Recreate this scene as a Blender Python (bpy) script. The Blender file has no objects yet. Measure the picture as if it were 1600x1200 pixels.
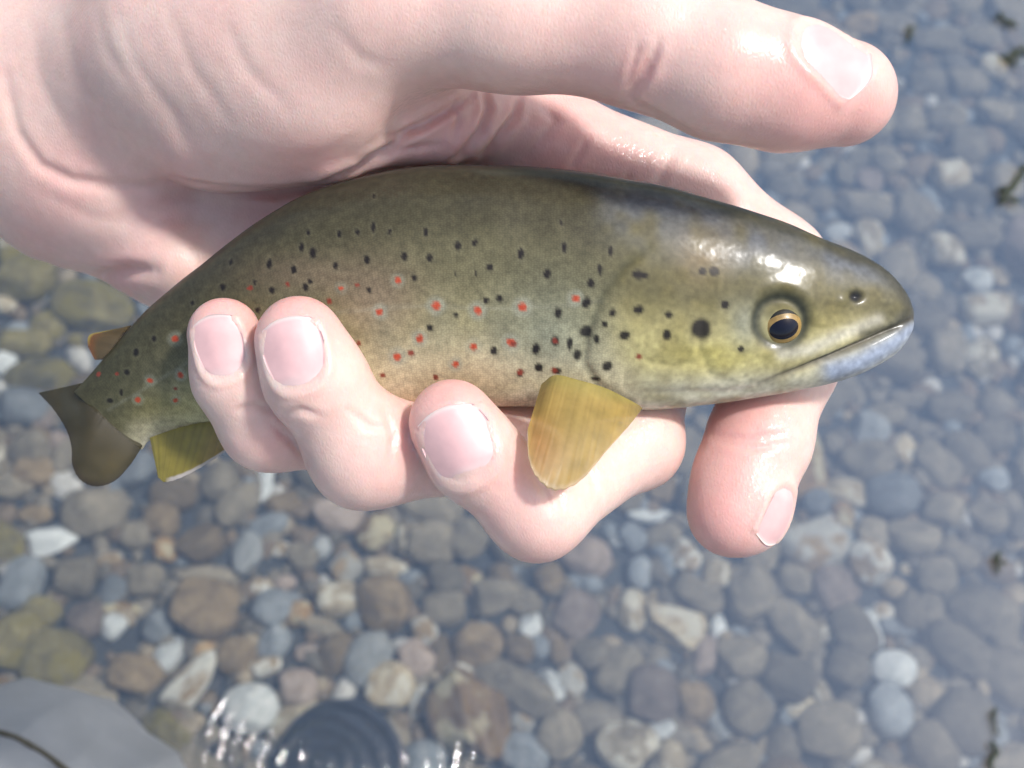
import bpy, math, random
import numpy as np
from mathutils import Vector, Matrix
from mathutils.bvhtree import BVHTree

rng = np.random.default_rng(7)
random.seed(7)
scene = bpy.context.scene
COL = scene.collection

# ------------------------------------------------------------------ camera
TILT = math.radians(28)            # angle between the view axis and straight down
CAM = Vector((0, 0, 0.69))
HFOV = math.radians(42)
F = 800 / math.tan(HFOV / 2)       # focal length in photo pixels (1600 wide)
DH = 0.26                          # distance to the hand and the fish
cam_d = bpy.data.cameras.new("camera")
cam_d.sensor_width = 36
cam_d.lens = 18 / math.tan(HFOV / 2)
cam_d.clip_start = 0.01
cam_d.clip_end = 500
cam_d.dof.use_dof = True
cam_d.dof.focus_distance = 0.252
cam_d.dof.aperture_fstop = 20
cam = bpy.data.objects.new("camera", cam_d)
COL.objects.link(cam)
cam.location = CAM
cam.rotation_euler = (TILT, 0, 0)
scene.camera = cam
RIGHT = Vector((1, 0, 0))
UP = Vector((0, math.cos(TILT), math.sin(TILT)))
BACK = Vector((0, -math.sin(TILT), math.cos(TILT)))

# ------------------------------------------------------------------ sky and sun
Lc = Vector((0.50, 0.44, 0.75)).normalized()                 # towards the sun, seen from the camera
SUN = (RIGHT * Lc.x + UP * Lc.y + BACK * Lc.z).normalized()
world = bpy.data.worlds.new("World")
scene.world = world
world.use_nodes = True
wn = world.node_tree
sky = wn.nodes.new("ShaderNodeTexSky")
sky.sky_type = 'NISHITA'
sky.sun_disc = False
sky.sun_elevation = math.asin(SUN.z)
sky.sun_rotation = math.atan2(SUN.x, SUN.y)
sky.air_density = 1.6
sky.dust_density = 3.0
sky.ozone_density = 1.0
wn.links.new(sky.outputs[0], wn.nodes["Background"].inputs[0])
wn.nodes["Background"].inputs[1].default_value = 0.15
sd = bpy.data.lights.new("sun", 'SUN')
sd.energy = 3.5
sd.angle = math.radians(6.5)
sd.color = (1.0, 0.975, 0.94)
sun = bpy.data.objects.new("sun", sd)
COL.objects.link(sun)
sun.rotation_euler = SUN.to_track_quat('Z', 'Y').to_euler()
sun.location = (0.5, 0, 3)
vs = scene.view_settings
vs.view_transform = 'Standard'
vs.look = 'None'
vs.gamma = 1
vs.exposure = 0.18
vs.use_curve_mapping = False
scene.cycles.use_denoising = True
scene.cycles.max_bounces = 6
scene.cycles.use_adaptive_sampling = True
scene.cycles.adaptive_threshold = 0.03
scene.cycles.transparent_max_bounces = 12
scene.cycles.sample_clamp_indirect = 6

# ------------------------------------------------------------------ helpers
def s2l(r, g, b):
    f = lambda c: (c / 255 / 12.92) if c / 255 <= 0.04045 else ((c / 255 + 0.055) / 1.055) ** 2.4
    return (f(r), f(g), f(b))

def ray(px, py):
    return (RIGHT * ((px - 800) / F) + UP * ((600 - py) / F) - BACK)

def at_plane(px, py, z):
    d = ray(px, py)
    return CAM + d * ((z - CAM.z) / d.z)

def at_depth(px, py, depth):
    return CAM + ray(px, py) * depth

def loc_mm(px, py, z):
    """photo pixel + height z (mm, towards the camera) -> local mm of the hand frame"""
    s = (DH * 1000 - z) / F
    return np.array([(px - 800) * s, (600 - py) * s, z])

def loc_mm_arr(px, py, z):
    s = (DH * 1000 - z) / F
    return np.stack([(px - 800) * s, (600 - py) * s, z], -1)

def to_px(P):
    s = (DH * 1000 - P[:, 2]) / F
    return P[:, 0] / s + 800, 600 - P[:, 1] / s

def r_mm(rpx, z):
    return rpx * (DH * 1000 - z) / F

def tag(o, label=None, cat=None, group=None, kind=None):
    if label: o["label"] = label
    if cat: o["category"] = cat
    if group: o["group"] = group
    if kind: o["kind"] = kind
    return o

def mesh_obj(name, verts, faces, mat, parent=None, smooth=True):
    me = bpy.data.meshes.new(name)
    me.from_pydata([tuple(v) for v in verts] if not isinstance(verts, np.ndarray) else verts.tolist(), [],
                   faces.tolist() if isinstance(faces, np.ndarray) else faces)
    if smooth:
        me.polygons.foreach_set("use_smooth", [True] * len(me.polygons))
    me.update()
    if mat: me.materials.append(mat)
    o = bpy.data.objects.new(name, me)
    COL.objects.link(o)
    if parent: o.parent = parent
    return o

def add_color(me, name, rgb):
    a = me.color_attributes.new(name, 'FLOAT_COLOR', 'POINT')
    c = np.ones((len(rgb), 4), np.float32)
    c[:, :3] = rgb
    a.data.foreach_set("color", c.ravel())

def frame_empty(name):
    e = bpy.data.objects.new(name, None)
    COL.objects.link(e)
    e.empty_display_size = 0.02
    e.location = CAM - BACK * DH
    e.rotation_euler = (TILT, 0, 0)
    return e

class NT:
    """tiny material builder"""
    def __init__(self, name):
        self.m = bpy.data.materials.new(name)
        self.m.use_nodes = True
        self.t = self.m.node_tree
        self.b = self.t.nodes["Principled BSDF"]
        self.out = self.t.nodes["Material Output"]
    def n(self, kind, **kw):
        nd = self.t.nodes.new(kind)
        for k, v in kw.items():
            if k.startswith("i_"):
                key = k[2:]
                key = int(key) if key.isdigit() else key.replace("_", " ")
                nd.inputs[key].default_value = v
            else:
                setattr(nd, k, v)
        return nd
    def l(self, a, b):
        self.t.links.new(a, b)
    def set(self, **kw):
        for k, v in kw.items():
            self.b.inputs[k.replace("_", " ")].default_value = v
    def ramp(self, stops, fac=None):
        r = self.n("ShaderNodeValToRGB")
        e = r.color_ramp.elements
        while len(e) < len(stops): e.new(0.5)
        for x, (p, c) in zip(e, stops):
            x.position = p
            x.color = (*c, 1)
        if fac is not None: self.l(fac, r.inputs[0])
        return r
    def mix(self, fac, a, b, mode='MIX'):
        m = self.n("ShaderNodeMix", data_type='RGBA', blend_type=mode)
        for i, v in ((0, fac), (6, a), (7, b)):
            if isinstance(v, (int, float)): m.inputs[i].default_value = v
            elif isinstance(v, tuple): m.inputs[i].default_value = (*v, 1)
            else: self.l(v, m.inputs[i])
        return m.outputs[2]
    def math(self, op, a, b=None, c=None):
        m = self.n("ShaderNodeMath", operation=op)
        for i, v in enumerate((a, b, c)):
            if v is None: continue
            if isinstance(v, (int, float)): m.inputs[i].default_value = v
            else: self.l(v, m.inputs[i])
        return m.outputs[0]

def smoothstep(e0, e1, x):
    t = np.clip((x - e0) / (e1 - e0), 0, 1)
    return t * t * (3 - 2 * t)

def poly_dist(px, py, pts):
    """2D distance to a polyline, and the parameter along it"""
    best = np.full(px.shape, 1e9); par = np.zeros(px.shape)
    n = len(pts) - 1
    for i in range(n):
        ax, ay = pts[i]; bx, by = pts[i + 1]
        dx, dy = bx - ax, by - ay
        t = np.clip(((px - ax) * dx + (py - ay) * dy) / (dx * dx + dy * dy + 1e-9), 0, 1)
        d = np.hypot(px - ax - t * dx, py - ay - t * dy)
        m = d < best
        best[m] = d[m]; par[m] = ((i + t) / n)[m]
    return best, par

def catmull(P, n):
    P = np.asarray(P, float)
    Q = np.vstack([2 * P[0] - P[1], P, 2 * P[-1] - P[-2]])
    s = np.linspace(0, len(P) - 1 - 1e-9, n)
    i = s.astype(int); t = (s - i)[:, None]
    a, b, c, d = Q[i], Q[i + 1], Q[i + 2], Q[i + 3]
    return 0.5 * (2 * b + (c - a) * t + (2 * a - 5 * b + 4 * c - d) * t ** 2 + (3 * b - a - 3 * c + d) * t ** 3)

def vnoise(P, freq, seed=0):
    """cheap smooth value noise, P (n,3)"""
    Q = P * freq + seed * 17.31
    i = np.floor(Q).astype(np.int64); f = Q - i
    f = f * f * (3 - 2 * f)
    def h(a, b, c):
        v = (a * 73856093) ^ (b * 19349663) ^ (c * 83492791)
        v = (v ^ (v >> 13)) * 1274126177
        return ((v ^ (v >> 16)) & 0xffff) / 65535.0
    r = 0
    for dx in (0, 1):
        for dy in (0, 1):
            for dz in (0, 1):
                w = (f[:, 0] if dx else 1 - f[:, 0]) * (f[:, 1] if dy else 1 - f[:, 1]) * (f[:, 2] if dz else 1 - f[:, 2])
                r = r + w * h(i[:, 0] + dx, i[:, 1] + dy, i[:, 2] + dz)
    return r

def revolve_tube(path, radii, nseg=16, caps=True):
    """tube of round section along a 3D path"""
    path = [Vector(p) for p in path]
    V = []; Fc = []
    ref = Vector((0.123, 0.31, 0.94)).normalized()
    for i, p in enumerate(path):
        a = path[max(i - 1, 0)]; b = path[min(i + 1, len(path) - 1)]
        t = (b - a).normalized()
        u = t.cross(ref).normalized(); v = t.cross(u)
        for k in range(nseg):
            an = 2 * math.pi * k / nseg
            V.append(p + (u * math.cos(an) + v * math.sin(an)) * radii[i])
    for i in range(len(path) - 1):
        for k in range(nseg):
            k2 = (k + 1) % nseg
            Fc.append((i * nseg + k, i * nseg + k2, (i + 1) * nseg + k2, (i + 1) * nseg + k))
    if caps:
        Fc.append(tuple(range(nseg - 1, -1, -1)))
        Fc.append(tuple(range((len(path) - 1) * nseg, len(path) * nseg)))
    return V, Fc

BED_Z = -0.12

# ------------------------------------------------------------------ stream bed and water
def mat_silt():
    m = NT("silt")
    tc = m.n("ShaderNodeTexCoord")
    nz = m.n("ShaderNodeTexNoise", i_Scale=60.0, i_Detail=6.0, i_Roughness=0.65)
    m.l(tc.outputs["Object"], nz.inputs["Vector"])
    r = m.ramp([(0.3, (0.016, 0.019, 0.024)), (0.7, (0.05, 0.052, 0.052))], nz.outputs[0])
    m.l(r.outputs[0], m.b.inputs["Base Color"])
    bp = m.n("ShaderNodeBump", i_Strength=0.5, i_Distance=0.003)
    m.l(nz.outputs[0], bp.inputs["Height"]); m.l(bp.outputs[0], m.b.inputs["Normal"])
    m.set(Roughness=0.9)
    return m.m

def plane(name, size, z, mat, kind="structure"):
    o = mesh_obj(name, [(-size, -size, z), (size, -size, z), (size, size, z), (-size, size, z)], [(0, 1, 2, 3)], mat, smooth=False)
    return tag(o, kind=kind)

bed = plane("stream_bed", 60, BED_Z, mat_silt())

RIP = at_plane(505, 1195, 0)      # where the leg stirs the water
def mat_water():
    m = NT("water")
    m.t.nodes.remove(m.b)
    tc = m.n("ShaderNodeTexCoord")
    sub = m.n("ShaderNodeVectorMath", operation='SUBTRACT')
    m.l(tc.outputs["Object"], sub.inputs[0]); sub.inputs[1].default_value = tuple(RIP)
    ln = m.n("ShaderNodeVectorMath", operation='LENGTH')
    wob = m.n("ShaderNodeTexNoise", i_Scale=14.0, i_Detail=2.0)
    m.l(tc.outputs["Object"], wob.inputs["Vector"])
    m.l(sub.outputs[0], ln.inputs[0])
    dist = m.math('ADD', ln.outputs["Value"], m.math('MULTIPLY', wob.outputs[0], 0.03))
    ph = m.math('MULTIPLY', dist, 2 * math.pi / 0.0085)
    sn = m.math('SINE', ph)
    fall = m.math('POWER', 2.718, m.math('MULTIPLY', m.math('POWER', m.math('DIVIDE', dist, 0.080), 2.0), -1.0))
    wob2 = m.n("ShaderNodeTexNoise", i_Scale=30.0, i_Detail=1.0)
    m.l(tc.outputs["Object"], wob2.inputs["Vector"])
    amp = m.math('MULTIPLY', fall, m.math('ADD', wob2.outputs[0], 0.1))
    ring = m.math('MULTIPLY', m.math('MULTIPLY', sn, amp), 0.0018)
    # slow swell over the rest of the pool
    nz = m.n("ShaderNodeTexNoise", i_Scale=9.0, i_Detail=2.0, i_Roughness=0.4)
    m.l(tc.outputs["Object"], nz.inputs["Vector"])
    chop = m.n("ShaderNodeTexNoise", i_Scale=210.0, i_Detail=2.0)
    m.l(tc.outputs["Object"], chop.inputs["Vector"])
    ring = m.math('ADD', ring, m.math('MULTIPLY', m.math('MULTIPLY', chop.outputs[0], fall), 0.0016))
    hgt = m.math('ADD', ring, m.math('MULTIPLY', nz.outputs[0], 0.003))
    bp = m.n("ShaderNodeBump", i_Strength=1.0, i_Distance=1.0)
    m.l(hgt, bp.inputs["Height"])
    fr = m.n("ShaderNodeFresnel", i_IOR=1.48)
    m.l(bp.outputs[0], fr.inputs["Normal"])
    gl = m.n("ShaderNodeBsdfGlossy", i_Roughness=0.03)
    gl.inputs["Color"].default_value = (1, 1, 1, 1)
    m.l(bp.outputs[0], gl.inputs["Normal"])
    tr = m.n("ShaderNodeBsdfTransparent")
    tr.inputs["Color"].default_value = (0.93, 0.95, 0.945, 1)
    mx = m.n("ShaderNodeMixShader")
    m.l(fr.outputs[0], mx.inputs[0]); m.l(tr.outputs[0], mx.inputs[1]); m.l(gl.outputs[0], mx.inputs[2])
    # sky haze painted as a bluish diffuse veil, stronger to the right
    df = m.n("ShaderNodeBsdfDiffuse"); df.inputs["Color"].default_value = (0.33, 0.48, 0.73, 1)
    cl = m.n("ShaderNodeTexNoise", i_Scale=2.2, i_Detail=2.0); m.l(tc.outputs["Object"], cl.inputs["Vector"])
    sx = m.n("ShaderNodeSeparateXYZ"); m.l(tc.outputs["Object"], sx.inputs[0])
    veil_grade = m.math('ADD', sx.outputs[0], m.math('ADD', m.math('MULTIPLY', sx.outputs[1], 0.35), m.math('MULTIPLY', m.math('SUBTRACT', cl.outputs[0], 0.5), 0.35)))
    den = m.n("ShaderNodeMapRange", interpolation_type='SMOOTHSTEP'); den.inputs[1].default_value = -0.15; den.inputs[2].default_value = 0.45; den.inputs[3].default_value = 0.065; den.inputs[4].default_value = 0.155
    m.l(veil_grade, den.inputs[0])
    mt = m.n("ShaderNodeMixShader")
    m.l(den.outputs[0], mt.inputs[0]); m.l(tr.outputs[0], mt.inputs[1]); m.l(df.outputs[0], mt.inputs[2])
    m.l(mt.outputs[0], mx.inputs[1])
    m.l(mx.outputs[0], m.out.inputs["Surface"])
    return m.m
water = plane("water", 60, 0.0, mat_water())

# ------------------------------------------------------------------ pebbles
def mat_stone(name, c0, c1, c2, patch=None, scale=1.0, rough=0.75):
    m = NT(name)
    tc = m.n("ShaderNodeTexCoord")
    oi = m.n("ShaderNodeObjectInfo")
    off = m.n("ShaderNodeVectorMath", operation='SCALE')
    cmb = m.n("ShaderNodeCombineXYZ")
    for i in range(3): m.l(oi.outputs["Random"], cmb.inputs[i])
    m.l(cmb.outputs[0], off.inputs[0]); off.inputs["Scale"].default_value = 37.0
    add = m.n("ShaderNodeVectorMath", operation='ADD')
    m.l(tc.outputs["Object"], add.inputs[0]); m.l(off.outputs[0], add.inputs[1])
    nz = m.n("ShaderNodeTexNoise", i_Scale=1.6 * scale, i_Detail=7.0, i_Roughness=0.62)
    nz.inputs["Distortion"].default_value = 0.6
    m.l(add.outputs[0], nz.inputs["Vector"])
    fine = m.n("ShaderNodeTexNoise", i_Scale=11.0 * scale, i_Detail=5.0, i_Roughness=0.7)
    m.l(add.outputs[0], fine.inputs["Vector"])
    base = m.ramp([(0.3, c0), (0.5, c1), (0.72, c2)], nz.outputs[0])
    # every stone has its own tone
    tone = m.n("ShaderNodeMapRange"); tone.inputs[3].default_value = 0.55; tone.inputs[4].default_value = 1.4
    m.l(oi.outputs["Random"], tone.inputs[0])
    hs = m.n("ShaderNodeHueSaturation"); m.l(base.outputs[0], hs.inputs["Color"]); m.l(tone.outputs[0], hs.inputs["Value"])
    col = hs.outputs[0]
    if patch:
        nz2 = m.n("ShaderNodeTexNoise", i_Scale=0.9 * scale, i_Detail=3.0)
        m.l(add.outputs[0], nz2.inputs["Vector"])
        pr = m.ramp([(0.50, (0, 0, 0)), (0.58, (1, 1, 1))], nz2.outputs[0])
        col = m.mix(pr.outputs[0], col, patch)
    sp = m.ramp([(0.35, (0.72, 0.72, 0.72)), (0.65, (1.1, 1.1, 1.1))], fine.outputs[0])
    col = m.mix(1.0, col, sp.outputs[0], 'MULTIPLY')
    m.l(col, m.b.inputs["Base Color"])
    bp = m.n("ShaderNodeBump", i_Strength=0.35, i_Distance=0.05)
    m.l(fine.outputs[0], bp.inputs["Height"]); m.l(bp.outputs[0], m.b.inputs["Normal"])
    m.set(Roughness=rough)
    return m.m

STONE = {
    'W': mat_stone("stone_white", (0.30, 0.31, 0.30), (0.46, 0.47, 0.45), (0.58, 0.58, 0.55)),
    'V': mat_stone("stone_white_tan", (0.32, 0.31, 0.27), (0.45, 0.43, 0.37), (0.56, 0.54, 0.47), patch=(0.27, 0.19, 0.10)),
    'G': mat_stone("stone_blue_grey", (0.135, 0.145, 0.15), (0.205, 0.22, 0.225), (0.29, 0.30, 0.30)),
    'D': mat_stone("stone_grey_brown", (0.105, 0.088, 0.060), (0.178, 0.149, 0.102), (0.265, 0.224, 0.158)),
    'B': mat_stone("stone_brown", (0.105, 0.072, 0.036), (0.195, 0.138, 0.072), (0.30, 0.222, 0.125)),
    'T': mat_stone("stone_tan", (0.17, 0.125, 0.07), (0.31, 0.25, 0.16), (0.46, 0.40, 0.28), patch=(0.52, 0.48, 0.38)),
    'O': mat_stone("stone_ochre", (0.14, 0.078, 0.028), (0.28, 0.17, 0.07), (0.40, 0.30, 0.16), patch=(0.40, 0.35, 0.22)),
    'P': mat_stone("stone_pinkish", (0.15, 0.11, 0.085), (0.24, 0.185, 0.145), (0.34, 0.275, 0.225)),
    'M': mat_stone("stone_mossy", (0.065, 0.052, 0.016), (0.175, 0.14, 0.045), (0.30, 0.25, 0.10), patch=(0.17, 0.135, 0.025)),
}
WORD = {'W': 'white', 'V': 'cream', 'G': 'bluish', 'D': 'greyish', 'B': 'brown', 'T': 'tan', 'O': 'ochre', 'P': 'pinkish', 'M': 'mossy'}

def stone_mesh(seed, angular):
    import bmesh
    bm = bmesh.new()
    bmesh.ops.create_icosphere(bm, subdivisions=4, radius=1.0)
    P = np.array([v.co[:] for v in bm.verts])
    r = np.random.default_rng(seed)
    p = r.uniform(2.1, 2.7)
    L = (np.abs(P) ** p).sum(1) ** (1 / p)
    Q = P / L[:, None]
    # shallow flats: clip by a few planes, softly
    k = 9 if angular else 5
    for _ in range(k):
        n = r.normal(size=3); n /= np.linalg.norm(n)
        lim = r.uniform(0.62, 0.86) if angular else r.uniform(0.78, 0.95)
        d = Q @ n
        soft = 0.05 if angular else 0.12
        ex = np.where(d > lim - soft, (d - lim + soft), 0)
        Q -= (ex - soft * (1 - np.exp(-ex / soft)))[:, None] * n
    Q *= (1 + 0.22 * (vnoise(P, 1.1, seed) - 0.5) + 0.07 * (vnoise(P, 3.1, seed + 5) - 0.5) + 0.03 * (vnoise(P, 7.7, seed + 9) - 0.5))[:, None]
    Q /= np.abs(Q).max(0)
    for v, q in zip(bm.verts, Q): v.co = q
    me = bpy.data.meshes.new("pebble")
    bm.to_mesh(me); bm.free()
    me.polygons.foreach_set("use_smooth", [True] * len(me.polygons))
    return me

ROUND = [stone_mesh(s, False) for s in range(9)]
SHARP = [stone_mesh(s + 50, True) for s in range(6)]
_stone_cache = {}
def stone_variant(me, cls):
    k = (me.name, cls)
    if k not in _stone_cache:
        m2 = me.copy(); m2.name = "pebble"
        m2.materials.clear(); m2.materials.append(STONE[cls])
        _stone_cache[k] = m2
    return _stone_cache[k]

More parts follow.
